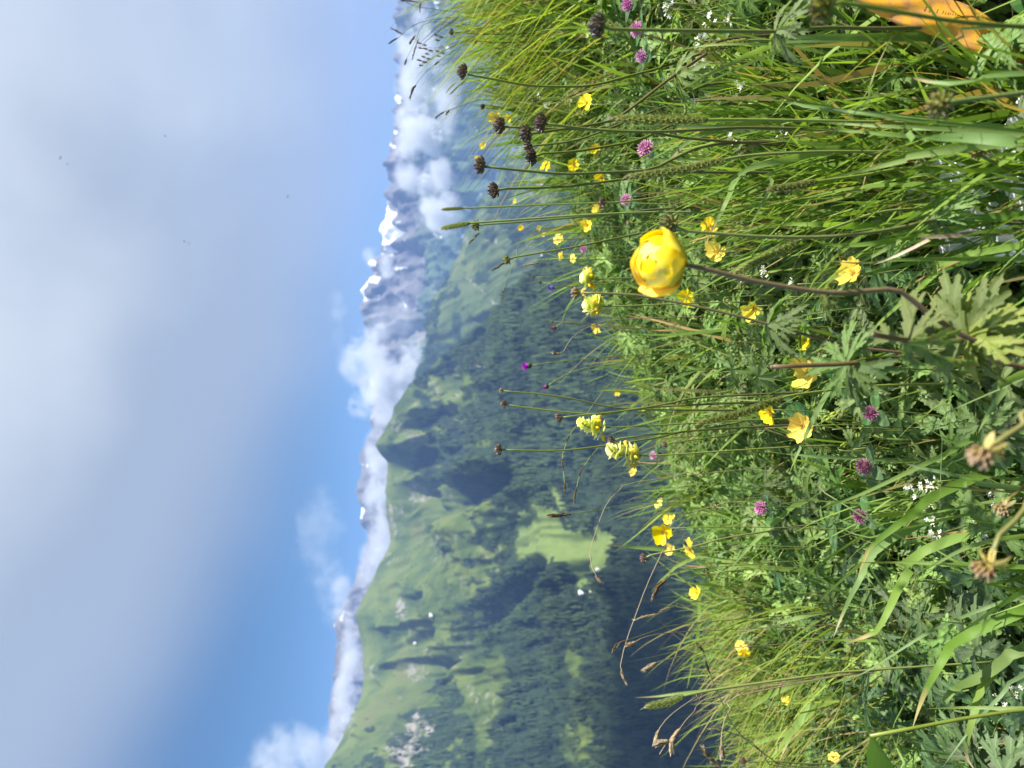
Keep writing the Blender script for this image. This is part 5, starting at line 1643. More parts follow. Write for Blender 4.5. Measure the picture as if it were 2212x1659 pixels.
BUD = bud_meshes()
for i, (x, y) in enumerate(((1595, 500), (1690, 520), (2020, 200), (1830, 500), (1795, 640), (1700, 645), (1575, 640), (1945, 690), (1585, 860), (1600, 770), (1590, 745), (1815, 800), (1790, 925), (1810, 915), (1880, 935), (1835, 975), (1500, 540), (1785, 230), (1920, 520), (1860, 990), (1905, 650), (1720, 245), (1640, 700), (1530, 1240), (1480, 1200))):
    root, lp, n, real = small_flower(label_at('cluster of drooping yellowish buds', x, y), x, y, 30, 'buds', 'drooping bud clusters', name='rock_rose_bud', stemh=.19, real=.02)
    q = Quaternion((0, 0, 1), random.random() * 6.28)
    obj('buds', BUD[0], root, lp, q, .0125); obj('sprig', BUD[1], root, lp, q, .0125)
for i, (x, y, s) in enumerate(((1430, 375, 14), (1152, 598, 9), (1168, 610, 9), (1192, 696, 9), (1430, 415, 11), (1290, 370, 8), (1545, 1097, 15), (1530, 1240, 14), (1465, 440, 16), (1345, 715, 10), (1325, 705, 9), (1490, 400, 9))):
    root, lp, n, real = small_flower(label_at('small round yellow green bud', x, y), x, y, s, 'bud', 'round green buds', name='buttercup_bud', stemh=.15, real=.009)
    obj('bud', HEADS['green'][i % 3], root, lp, qaim((0, 0, 1)), real * .5)


# ------------------------------------------------------------------ foxtail spikes
def foxtail(lab, tip, mid, base_, width, tail, d, hair=1.0):
    W = stalk_world([tip, mid, base_] + tail, d, d + .05)
    base = W[-1]
    root = thing('foxtail_grass', lab, 'grass stalk', base, 'foxtail grass spikes')
    P = smooth_poly(W, 48) - base
    tipp, mp, bp = [np.array(w) - base for w in W[:3]]
    S = smooth_poly([tipp, mp, bp], 40)
    L = np.linalg.norm(np.diff(S, axis=0), axis=1).sum()
    i0 = int(np.argmin(np.linalg.norm(P - bp, axis=1)))
    mb = MB(); tube(mb, P[max(0, i0 - 2):], .0013, 6, np.linspace(1, .6, len(P) - max(0, i0 - 2))); obj('stem', mb.mesh('stem', M['stem_green']), root)
    R = width * K * d * .75
    sp = MB(); rng = np.random.default_rng(hash_i(lab))
    prof = np.interp(np.linspace(0, 1, 40), [0, .05, .2, .7, .95, 1], [.15, .5, .85, 1, .75, .3])
    tube(sp, S, R * .66 * prof, 8, .1)
    n = int(L / .00042)
    for i in range(n):
        t = (i + rng.random()) / n; f = t * 39; j = min(int(f), 38); c = S[j] + (S[j + 1] - S[j]) * (f - j)
        ax = S[j] - S[j + 1]; ax /= np.linalg.norm(ax)
        u_ = np.cross(ax, (.3, .9, .2)); u_ /= np.linalg.norm(u_); v_ = np.cross(ax, u_)
        an = i * 2.4; o_ = u_ * math.cos(an) + v_ * math.sin(an); s_ = np.cross(ax, o_)
        r = R * prof[j]; l = R * 1.15
        c0 = c + o_ * r * .45; w = R * .34
        c1 = c0 + o_ * r * .42 + ax * l * .5; c2 = c0 + o_ * r * (.55 + .3 * rng.random()) + ax * l
        sp.add([c0, c1 + s_ * w, c2, c1 - s_ * w], [(0, 1, 2, 3)], np.array([.2, .6, .95, .6]) + (.35 if t < .06 else 0))
        if i % 3 == 0 and hair:
            c3 = c2 + (ax * .9 + o_ * .5) * l * .9
            sp.add([c2 - s_ * w * .15, c2 + s_ * w * .15, c3], [(0, 1, 2)], [.8, .8, 1])
    obj('spike', sp.mesh('spike', M['spike']), root)
    return root


q4 = lambda L: [(x * .54861, y * .54861) for x, y in L]
foxtail('longest green foxtail spike above the big pink clover', *q4([(2418, 467), (2600, 471), (2790, 472)]), 15, q4([(2900, 471), (3240, 476), (3560, 484)]), .60)
foxtail('curved green foxtail spike below the big pink clover', *q4([(2470, 698), (2680, 668), (2858, 627)]), 14, q4([(2980, 610), (3240, 597), (3560, 600)]), .62)
foxtail('short green foxtail spike wrapped by a blade near the top edge', *q4([(2766, 198), (2860, 180), (2950, 160)]), 13, q4([(3100, 163), (3300, 170)]), .66)
foxtail('green foxtail spike leaning just below the globeflower', *q4([(2899, 1071), (3030, 1005), (3150, 947)]), 14, q4([(3300, 890), (3500, 830)]), .64)
foxtail('reddish tipped foxtail spike over the two open yellow flowers', *q4([(2757, 1665), (2920, 1625), (3087, 1564)]), 13, q4([(3240, 1540), (3420, 1520)]), .66)
foxtail('dark purple tipped foxtail spike before the dark valley', *q4([(2551, 2781), (2625, 2765), (2693, 2740)]), 13, q4([(2850, 2710), (3240, 2655), (3400, 2640)]), .78)
foxtail('thin foxtail spike bent across the small olive seed head', *q4([(1744, 899), (1800, 888), (1852, 879)]), 9, q4([(2000, 868), (2280, 848), (2600, 835)]), .95, 0)
foxtail('thin upright foxtail spike before the far cloud', *q4([(1743, 825), (1785, 822), (1825, 820)]), 6, q4([(1950, 815), (2180, 805), (2400, 800)]), 1.2, 0)
foxtail('yellow green foxtail spike in the thick grass above the white sheet', *q4([(3030, 745), (3120, 735), (3220, 715)]), 14, q4([(3400, 690), (3600, 660)]), .58)


# ------------------------------------------------------------------ sedges and dry bents on the brow
def sedge(lab, pts, spikes, d, mat='stem_green', smat='sedge', rad=.0007, name='sedge', dd=.12, grp='thin seeding stalks on the brow'):
    W = stalk_world(pts, d, d + dd)
    base = W[-1]; P = smooth_poly(W, 30) - base
    root = thing(name, lab, 'grass stalk', base, grp)
    mb = MB(); tube(mb, P, np.linspace(.75, 1.25, 30) * rad, 5, np.linspace(.9, .4, 30)); obj('stem', mb.mesh('stem', M[mat]), root)
    for (x, y, x2, y2, w) in spikes:
        a = at(x, y, d + .002) - base; b = at(x2, y2, d + .002) - base
        sp = MB(); rng = np.random.default_rng(int(x + y)); S = smooth_poly([a, (a + b) / 2 + np.array((.0008, 0, .0008)), b], 10)
        R = w * K * d * .5
        tube(sp, S, R * .55 * np.array([.3, .7, .9, 1, 1, 1, 1, .9, .7, .4]), 6, .4)
        for i in range(26):
            f = rng.random() * 8.9; j = int(f); c = S[j] + (S[j + 1] - S[j]) * (f - j); ax = a - b; ax = ax / np.linalg.norm(ax)
            o_ = rng.normal(size=3); o_ -= ax * (o_ @ ax); o_ /= np.linalg.norm(o_); s_ = np.cross(ax, o_)
            sp.add([c, c + o_ * R * .8 + ax * R * 1.2 + s_ * R * .4, c + o_ * R + ax * R * 3.0, c + o_ * R * .8 + ax * R * 1.2 - s_ * R * .4], [(0, 1, 2, 3)], [.1, .6, 1, .6])
        obj('spike', sp.mesh('spike', M[smat]), root)
    return root


c7 = lambda L: [((2400 + .458 * a) * .54861, (2264 + .458 * b) * .54861) for a, b in L]
def c7s(L): return [c7([(a, b)])[0] + c7([(c, d)])[0] + (w,) for a, b, c, d, w in L]
sedge('long arched brown stalk reaching farthest over the dark valley', c7([(135, 915), (110, 860), (92, 800), (110, 690), (160, 520), (230, 330), (300, 140), (360, 0), (420, -130), (500, -300), (600, -500)]), c7s([(138, 918, 95, 820, 7)]), 1.0, 'straw', 'straw')
sedge('brown seeding stalk with a bent tip over the valley', c7([(40, 650), (60, 600), (150, 560), (230, 535), (420, 470), (640, 420)]), c7s([(38, 650, 60, 600, 6), (60, 600, 150, 560, 5)]), 1.0)
sedge('brown grass ear slanting over the left brow', c7([(225, 380), (420, 340), (560, 270), (720, 230)]), c7s([(220, 382, 420, 335, 6), (440, 310, 540, 275, 5)]), 1.0, 'stem_green', 'straw')
sedge('dark thick sedge ear leaning over the brow', c7([(385, 180), (440, 80), (510, 20), (640, -40)]), c7s([(385, 182, 425, 95, 9), (425, 95, 500, 30, 9)]), .95)
sedge('pale dry stalk with a white tip below the arched brown one', c7([(200, 585), (260, 550), (400, 510), (640, 488), (800, 480)]), c7s([(182, 600, 232, 575, 11)]), 1.0, 'straw', 'straw')
sedge('pale dry stalk with a cream ear above the foxtail', c7([(345, 790), (420, 745), (560, 710), (760, 670), (900, 640)]), c7s([(335, 800, 405, 752, 12)]), 1.0, 'straw', 'straw')
sedge('pale stalk with a cream ear lowest over the dark valley', c7([(410, 1410), (425, 1330), (470, 1260), (580, 1160), (760, 1040), (860, 1000)]), c7s([(405, 1420, 425, 1330, 12)]), 1.0, 'straw', 'straw')
sedge('dry stalk carrying two plump cream ears', c7([(430, 1540), (480, 1460), (560, 1380), (620, 1300), (720, 1180), (930, 1040)]), c7s([(455, 1440, 510, 1425, 14), (535, 1475, 530, 1400, 14), (570, 1380, 610, 1320, 12)]), .95, 'straw', 'straw')
sedge('short pale stalk with a white tip near the bottom brow', c7([(960, 1470), (960, 1400), (985, 1260), (1040, 1150), (1110, 1040)]), c7s([(965, 1525, 958, 1470, 12)]), .95, 'straw', 'straw', .0009)
sedge('white feathery dry ear at the bottom edge', c7([(815, 1500), (860, 1560), (920, 1620), (1000, 1700), (1160, 1760)]), c7s([(812, 1498, 845, 1555, 9), (850, 1560, 900, 1610, 9), (905, 1615, 960, 1650, 9)]), .9, 'straw', 'straw')
sedge('long arching stalk with a black tip crossing the left brow', c7([(765, 600), (810, 660), (845, 790), (900, 940), (980, 1120), (1040, 1260), (1150, 1400), (1280, 1500), (1420, 1600), (1500, 1640)]), c7s([(762, 598, 815, 665, 6), (835, 760, 862, 850, 6)]), .9)
sedge('thin brown stalk crossing low at the bottom left', c7([(860, 1325), (960, 1330), (1080, 1370), (1200, 1420), (1330, 1540), (1480, 1650)]), c7s([(850, 1325, 960, 1332, 4)]), .92, 'straw', 'straw')
c5 = lambda L: [(658.3 + .2976 * a, 822.9 + .2976 * b) for a, b in L]
def c5s(L): return [c5([(a, b)])[0] + c5([(c, d)])[0] + (w,) for a, b, c, d, w in L]
sedge('brown grass ear standing alone before the bright clearing', c5([(1790, 985), (1930, 968), (2050, 950), (2190, 930), (2350, 900)]), c5s([(1790, 982, 1870, 975, 9), (1870, 975, 1935, 968, 8)]), 1.05)
sedge('upper of two drooping dark sedges above the clearing', c5([(1893, 800), (1875, 640), (1868, 560), (1895, 460), (1950, 350), (2040, 250), (2150, 100), (2300, 0)]), c5s([(1893, 803, 1885, 740, 5), (1875, 640, 1868, 545, 4), (1905, 440, 1925, 390, 4)]), 1.05)
sedge('lower of two drooping dark sedges above the clearing', c5([(1958, 870), (1980, 740), (2005, 660), (2060, 570), (2120, 500), (2250, 450)]), c5s([(1958, 872, 1972, 770, 5), (1995, 690, 2030, 610, 4)]), 1.05)
sedge('long hair thin dry stalk hooked over the clearing', c5([(2135, 1450), (2075, 1330), (2070, 1240), (2100, 1130), (2160, 960), (2205, 870), (2290, 790), (2420, 730)]), c5s([(2145, 1455, 2108, 1415, 7)]), 1.05, 'straw', 'straw', .0006)
sedge('cream tipped stalk in the grass below the magenta thistle', [(1204, 765), (1218, 758), (1235, 730), (1275, 705), (1340, 690)], [(1198, 763, 1210, 765, 7)], 1.1, 'straw', 'straw')
c3 = lambda L: [(822.9 + .248 * a, .248 * b) for a, b in L]
def c3s(L): return [c3([(a, b)])[0] + c3([(c, d)])[0] + (w,) for a, b, c, d, w in L]
sedge('highest wispy grass ear at the far right crest', c3([(80, 375), (150, 330), (240, 250), (360, 190), (560, 160), (760, 150)]), c3s([(78, 377, 150, 328, 4), (95, 250, 190, 300, 4)]), 1.5, dd=.3)
sedge('second wispy grass ear near the top corner', c3([(215, 20), (330, 60), (480, 80), (620, 100), (760, 110)]), c3s([(190, 5, 330, 20, 4), (345, 40, 340, 120, 4)]), 1.5, dd=.3)
sedge('wispy grass ear drooping with a dark joint', c3([(255, 850), (290, 760), (380, 640), (500, 540), (640, 440), (820, 380)]), c3s([(255, 850, 290, 760, 5), (275, 780, 310, 740, 5), (480, 560, 510, 530, 4)]), 1.4, dd=.3)
sedge('branching wispy ear before the clouds', c3([(215, 525), (280, 400), (360, 230), (460, 190), (640, 200), (800, 220)]), c3s([(212, 560, 225, 510, 4), (260, 370, 300, 310, 5), (270, 530, 330, 330, 4)]), 1.45, dd=.3)
sedge('thin ear arching over the blue far slope', c3([(480, 1025), (560, 970), (680, 930), (790, 890), (900, 870)]), c3s([(480, 1028, 560, 968, 4), (575, 990, 600, 960, 4)]), 1.35, dd=.3)
sedge('broad leaved grass tip over the far cloud bank', c3([(600, 820), (680, 740), (760, 670), (900, 600)]), c3s([(605, 818, 750, 690, 5), (575, 800, 660, 710, 4)]), 1.3, 'stem_green', 'spike', dd=.3)
for i, (a, b) in enumerate(((345, 400), (345, 550), (400, 450), (490, 330), (500, 470), (380, 520))):
    x, y = c3([(a, b)])[0]
    sedge(label_at('hair thin panicle with tiny brown seeds', x, y), [(x, y), (x + 40, y + 4 - i), (x + 110, y - 10)], [(x - 4, y - 6, x + 3, y - 5, 4), (x - 1, y + 5, x + 6, y + 6, 4), (x + 8, y - 2, x + 14, y - 1, 4)], 1.6, 'straw', 'straw', .0004, dd=.25)
c4 = lambda L: [(822.9 + .248 * a, 411.5 + .248 * b) for a, b in L]
def c4s(L): return [c4([(a, b)])[0] + c4([(c, d)])[0] + (w,) for a, b, c, d, w in L]
sedge('thin stalk with a black tip beside the yellowish seed head', c4([(980, 695), (1060, 640), (1140, 600), (1260, 520), (1420, 440)]), c4s([(978, 697, 1030, 665, 4), (1035, 660, 1100, 620, 5)]), 1.1)
sedge('dark tipped wire thin stalk before the light green hill', c4([(1055, 930), (1060, 880), (1100, 760), (1180, 600), (1300, 430)]), c4s([(1055, 935, 1062, 870, 3)]), 1.1, rad=.0005)
sedge('wire thin stalk rising left of the olive seed head', c4([(780, 455), (840, 390), (930, 310), (1050, 200), (1180, 130)]), c4s([(780, 455, 815, 420, 4), (830, 400, 860, 370, 4)]), 1.15, rad=.0005)
sedge('rust coloured ear low among the far grass', c4([(1240, 660), (1370, 635), (1480, 610), (1560, 600)]), c4s([(1240, 662, 1375, 632, 4)]), 1.15, 'stem_green', 'straw')


# ------------------------------------------------------------------ broad grass blades that stand out
def blade_mesh(pts, width, mat, nseg=22, fold=.25, tipdry=0.0):
    P = smooth_poly(pts, nseg)
    mb = MB()
    T = np.gradient(P, axis=0); T /= np.linalg.norm(T, axis=1)[:, None] + 1e-9
    V = []; A = []
    for i in range(nseg):
        t = i / (nseg - 1)
        tocam = -P[i] if False else None
        side = np.cross(T[i], blade_mesh.n); side /= np.linalg.norm(side) + 1e-9
        nn = np.cross(side, T[i])
        w = width * .5 * float(np.interp(t, [0, .08, .3, .6, 1], [.03, .35, .8, 1, .8]))
        V += [P[i] + side * w + nn * fold * w, P[i], P[i] - side * w + nn * fold * w]
        a = .25 + .45 * (1 - t) + (tipdry * sstep(.22, .0, t))
        A += [a, a + .08, a]
    F = []
    for i in range(nseg - 1):
        F += [(3 * i, 3 * i + 1, 3 * i + 4, 3 * i + 3), (3 * i + 1, 3 * i + 2, 3 * i + 5, 3 * i + 4)]
    mb.add(V, F, A)
    return mb.mesh('blade', mat)


def broad_blade(lab, pts4, wpx, mat='blade', h=.2, near=.09, tipdry=.3, dep=None):
    pts = q4(pts4)
    m_ = pts[len(pts) // 2]
    r = on_canopy(m_[0], min(m_[1], 1659), h)
    d = (r[1] - near) if dep is None else dep
    W = [at(x, y, d + .015 * math.sin(i * 1.7)) for i, (x, y) in enumerate(pts)]
    last = np.array(W[-1]); gz = float(g(last[0], last[1])); dirv = np.array(W[-1]) - np.array(W[-2]); dirv /= np.linalg.norm(dirv)
    if last[2] > gz:
        e = last + dirv * (last[2] - gz) * .6; e[2] = float(g(e[0], e[1])) - .01; W.append(e)
    base = np.array(W[-1])
    root = thing('grass_blade', lab, 'grass blade', base, 'broad grass blades')
    v = Vector(-np.array(W[len(W) // 2])).normalized()
    v = (v + Vector((random.uniform(-.4, .4), 0, random.uniform(0, .7)))).normalized()
    blade_mesh.n = np.array(v)
    obj('blade', blade_mesh([np.array(w) - base for w in W], wpx * .88 * .54861 * K * d, M[mat], tipdry=tipdry), root)


c8 = lambda L: [(3200 + .458 * a, 2264 + .458 * b) for a, b in L]
c6 = lambda L: [(3200 + .458 * a, 1500 + .458 * b) for a, b in L]
c2 = lambda L: [(3200 + .458 * a, .458 * b) for a, b in L]
c1 = lambda L: [(2400 + .458 * a, .458 * b) for a, b in L]
c3b = lambda L: [(2400 + .458 * a, 750 + .458 * b) for a, b in L]
c4c = lambda L: [(3200 + .458 * a, 750 + .458 * b) for a, b in L]
c5b = lambda L: [(2400 + .458 * a, 1500 + .458 * b) for a, b in L]
c7b = lambda L: [(2400 + .458 * a, 2264 + .458 * b) for a, b in L]
BLD = [
    ('pale broad blade folded sharply over the dark leaves', c8([(280, 595), (420, 540), (540, 495), (640, 330), (750, 90), (830, -30), (950, -200)]), 46, 'blade'),
    ('pale tapering blade hanging left of the folded one', c8([(178, 540), (240, 380), (330, 180), (430, 0), (480, -110), (700, -320)]), 34, 'blade'),
    ('long twisted pale blade across the dark leaf rosettes', c8([(858, 1315), (930, 1100), (1010, 920), (1130, 720), (1200, 600), (1400, 490), (1600, 400), (1816, 310), (1950, 260)]), 55, 'blade'),
    ('blade bent back into a hook at the bottom right', c8([(1340, 1190), (1200, 1160), (1135, 1110), (1180, 1020), (1300, 950), (1500, 850), (1700, 700), (1830, 640)]), 55, 'blade'),
    ('pale blade curling along the bottom right edge', c8([(1400, 1690), (1340, 1600), (1320, 1450), (1390, 1200), (1440, 1000), (1560, 830), (1816, 650)]), 48, 'blade'),
    ('straight green blade crossing the bottom right', c8([(980, 1150), (1300, 1140), (1600, 1145), (1830, 1150)]), 26, 'blade'),
    ('dark narrow blade running diagonally over the rosettes', c8([(230, 940), (480, 820), (700, 680), (950, 520), (1200, 400), (1500, 280), (1816, 190)]), 16, 'blade_blue'),
    ('narrow blade slanting steeply near the bottom edge', c8([(1120, 1650), (1300, 1400), (1480, 1180), (1650, 1010), (1816, 860)]), 20, 'blade_blue'),
    ('yellow green blade by the heart shaped leaf', c8([(670, 1340), (720, 1480), (800, 1640), (880, 1760)]), 24, 'blade'),
    ('long mid green blade crossing above the red clover', c6([(-40, 1125), (300, 1020), (600, 890), (950, 720), (1200, 600), (1330, 520)]), 26, 'blade'),
    ('broad blade rising steeply at the right edge above the blurred head', c6([(1420, 450), (1480, 330), (1560, 200), (1650, 90), (1740, -40)]), 50, 'blade'),
    ('broad grey green blade below the chevron leaves', c6([(720, 650), (820, 720), (1000, 760), (1240, 810), (1420, 860), (1600, 900)]), 34, 'blade_blue'),
    ('pale broad blade standing down from the red clover', c6([(390, 1680), (480, 1450), (600, 1340), (740, 1230), (900, 1120), (1100, 960)]), 46, 'blade'),
    ('thin folded straw coloured blade bent at a point', c6([(50, 1140), (250, 1270), (480, 1345), (700, 1290), (1100, 1200), (1560, 1110)]), 12, 'blade'),
    ('thin bent pale blade crossing the purple clover', c6([(80, 820), (40, 910), (250, 1050), (600, 1260), (1000, 1420)]), 12, 'blade_blue'),
    ('straight pale blade along the lower right', c6([(370, 1565), (700, 1560), (1050, 1570), (1400, 1590)]), 22, 'blade'),
    ('broad blade slanting beside the blurred tan head', c6([(900, 1659), (1080, 1560), (1300, 1440), (1500, 1380), (1816, 1330)]), 30, 'blade'),
    ('dark vertical hair thin blade', c6([(1095, 1160), (1100, 800), (1120, 400), (1135, 280)]), 7, 'blade_blue'),
    ('broad grey green blade curled back over the white sheet', c2([(1030, 1120), (860, 1110), (818, 1150), (860, 1200), (1000, 1195), (1300, 1180), (1600, 1210), (1760, 1225), (1900, 1235)]), 58, 'blade_blue'),
    ('withered cream tipped blade bending over the thick grass', c2([(690, 290), (620, 430), (540, 600), (490, 750), (485, 880), (530, 960), (600, 1000)]), 18, 'blade'),
    ('broad pale blade under the blurred green head', c2([(760, 640), (900, 680), (1100, 720), (1300, 710), (1500, 670), (1700, 640)]), 36, 'blade_blue'),
    ('long thin blade crossing all the thick grass', c2([(-40, 1360), (200, 1130), (500, 830), (800, 590), (1100, 400), (1300, 310), (1400, 240)]), 14, 'blade_blue'),
    ('broad blade running into the thick grass below its head', c2([(-80, 895), (150, 930), (400, 970), (700, 1000), (1000, 1040)]), 26, 'blade_blue'),
    ('bright yellow green stem blade beside the long foxtail', c2([(-100, 1040), (200, 1060), (500, 1080), (800, 1095)]), 24, 'blade'),
    ('second bright yellow green stem blade in the thick grass', c2([(-80, 1110), (200, 1120), (500, 1140), (800, 1170)]), 26, 'blade'),
    ('broad blade fanning over the white sheet', c2([(100, 1540), (500, 1450), (800, 1380), (1200, 1290)]), 40, 'blade'),
    ('broad blade slanting down from the short foxtail', c1([(605, 775), (760, 690), (950, 590), (1150, 490), (1330, 410), (1500, 360), (1700, 330)]), 38, 'blade'),
    ('blade with a grey withered tip below the long foxtail', c1([(470, 1440), (560, 1330), (660, 1230), (760, 1170), (950, 1120), (1250, 1110), (1834, 1110)]), 36, 'blade_blue'),
    ('straight tall blade hugging the long foxtail', c1([(130, 1075), (400, 1085), (900, 1090), (1400, 1100), (1834, 1105)]), 24, 'blade_blue'),
    ('narrow tall blade above the curved foxtail', c1([(135, 1390), (350, 1370), (600, 1372), (850, 1368), (1050, 1360)]), 15, 'blade'),
    ('broad blade crossing under the curved foxtail', c1([(940, 1640), (1080, 1520), (1250, 1430), (1450, 1390), (1700, 1330), (1900, 1290)]), 44, 'blade'),
    ('dark green pair blade reaching from the right edge', c1([(1370, 855), (1550, 880), (1700, 910), (1880, 940)]), 28, 'blade_blue'),
    ('tall blade wrapping the short foxtail', c1([(510, 450), (700, 410), (900, 385), (1200, 380), (1500, 390), (1830, 395)]), 17, 'blade'),
    ('blade with a dry pointed tip touching a yellow flower', c3b([(830, 460), (880, 340), (940, 230), (1000, 110), (1060, -10), (1150, -150)]), 34, 'blade'),
    ('green blade slanting through the middle leaves', c3b([(1180, 380), (1260, 210), (1340, 60), (1400, -60), (1480, -200)]), 26, 'blade'),
    ('broad reddish edged blade above the middle leaves', c3b([(1395, 305), (1520, 290), (1700, 290), (1850, 290), (2000, 300)]), 38, 'blade'),
    ('broad bright blade beside the green seed head stalk', c4c([(-40, 410), (160, 470), (350, 470), (600, 445), (820, 400), (1100, 320), (1250, 260)]), 40, 'blade'),
    ('brown spotted blade pointing at the wide creased flower', c4c([(330, 660), (450, 600), (600, 520), (750, 430), (850, 370)]), 34, 'blade'),
    ('tan withered blade above the brown stalk', c4c([(520, 640), (680, 580), (850, 500), (1000, 430), (1060, 400)]), 32, 'straw'),
    ('long broad blade crossing the brown bent stalk', c4c([(420, 1290), (560, 1150), (700, 1020), (860, 890), (1000, 770), (1120, 660), (1300, 560)]), 36, 'blade'),
    ('straight pale blade left of the wide creased flower', c4c([(150, 605), (400, 625), (700, 600), (1000, 590)]), 24, 'blade'),
    ('broad blade crossing the lower open yellow flower', c5b([(1545, 790), (1640, 580), (1720, 400), (1800, 240), (1870, 130), (2050, -50)]), 34, 'blade'),
    ('grey thin blade pointing left above the magenta clover', c5b([(1370, 608), (1500, 625), (1700, 640), (1880, 655)]), 20, 'blade_blue'),
    ('bright narrow blade rising from the left brow leaves', c5b([(1000, 1660), (1120, 1520), (1300, 1330), (1480, 1170), (1640, 1050)]), 24, 'blade'),
    ('tall pale blade alone before the dark valley', c5b([(-20, 1412), (200, 1430), (450, 1450), (650, 1500), (900, 1480)]), 22, 'blade'),
    ('yellow green blade low on the brow', c5b([(820, 1560), (1050, 1575), (1300, 1600), (1600, 1620)]), 20, 'blade'),
    ('broad curved blade at the bottom left brow', c7b([(1112, 1215), (1260, 1110), (1400, 1020), (1560, 940), (1750, 880), (1950, 830)]), 40, 'blade'),
    ('tall narrow blade crossing the brow downwards', c7b([(665, 980), (700, 820), (740, 640), (765, 450), (775, 300), (800, 150)]), 17, 'blade'),
    ('straight yellow green blade beside the purple tipped foxtail', c7b([(215, 1055), (400, 1045), (530, 1028), (800, 1000), (1200, 950), (1834, 850)]), 17, 'blade'),
    ('yellow green blade pointing into the valley', c7b([(655, 760), (800, 765), (1000, 780), (1250, 800), (1500, 830)]), 17, 'blade'),
    ('bright blade angled over the valley', c7b([(525, 860), (700, 770), (860, 700), (960, 600), (1060, 480)]), 18, 'blade'),
    ('broad green blade slanting at the bottom edge', c7b([(1340, 1640), (1450, 1500), (1580, 1340), (1680, 1230), (1834, 1110)]), 34, 'blade'),
    ('white tipped blade at the bottom edge', c7b([(1462, 1595), (1530, 1440), (1600, 1300), (1690, 1150), (1780, 1020)]), 28, 'blade'),
    ('long straight blade along the bottom edge', c7b([(1000, 1530), (1200, 1460), (1400, 1400), (1600, 1340), (1834, 1300)]), 24, 'blade'),
    ('yellow green blade slanting through the left brow grass', c7b([(1110, 520), (1300, 450), (1500, 400), (1700, 350), (1900, 310)]), 22, 'blade'),
    ('leaf blade over the brow by the dark sedge ear', c7b([(360, 145), (430, 60), (520, -20), (650, -110)]), 17, 'blade'),
]
for lab, pts, w, mat in BLD:
    broad_blade(lab, pts, w, mat, tipdry=.45 if ('tip' in lab or 'with' in lab or 'pale' in lab) else .15)


def heart_leaf():
    """big heart-shaped leaf at the bottom edge"""
    d = .62
    c = at(1880, 1590, d); base = np.array((c[0], c[1] + .02, 0)); base[2] = float(g(base[0], base[1]))
    root = thing('broad_leaf_plant', 'big folded heart shaped leaf at the bottom edge', 'plant', base)
    lp = c - base
    mb = MB(); tube(mb, smooth_poly([lp, lp * .6 + np.array((.01, 0, 0)), (0, 0, 0)], 10), .0016, 6, .7); obj('stem', mb.mesh('stem', M['stem_green']), root)
    mb = MB(); V = []; A = []
    n = 16
    for i in range(n):
        t = i / (n - 1); w = .62 * math.sin(math.pi * min(1, t * .96 + .05) ** .7) ** .75 + .015 * (i % 2)
        for u in (-1, -.5, 0, .5, 1):
            V.append((u * w, t * 1.1 - .12 * abs(u) * (1 - t), .28 * abs(u) * w - .15 * t * t)); A.append(abs(u) * .2 + .1 + .12 * (i % 3))
    F = [(i * 5 + k, i * 5 + k + 1, (i + 1) * 5 + k + 1, (i + 1) * 5 + k) for i in range(n - 1) for k in range(4)]
    mb.add(V, F, A)
    obj('leaf', mb.mesh('leaf', M['oval']), root, lp - np.array((0, 0, .0)), leaf_quat(2.6, .55, .3), .062)


heart_leaf()


# ------------------------------------------------------------------ things lying in the grass
def flat_mat(name, col, rough=.6, col2=None, scale=40.0):
    m = bpy.data.materials.new(name); t = NT(m)
    tc = t.n('ShaderNodeTexCoord')
    nz = t.n('ShaderNodeTexNoise', inp={'Vector': tc.outputs['Object'], 'Scale': scale, 'Detail': 6.0})
    c = t.ramp(nz.outputs[0], [(.35, col2 or col), (.6, col)])
    bp = t.n('ShaderNodeBump', inp={'Strength': .3, 'Distance': .001, 'Height': nz.outputs[0]})
    b = t.n('ShaderNodeBsdfPrincipled', inp={'Base Color': c, 'Roughness': rough, 'Normal': bp.outputs[0]})
    t.out(b.outputs[0]); return m


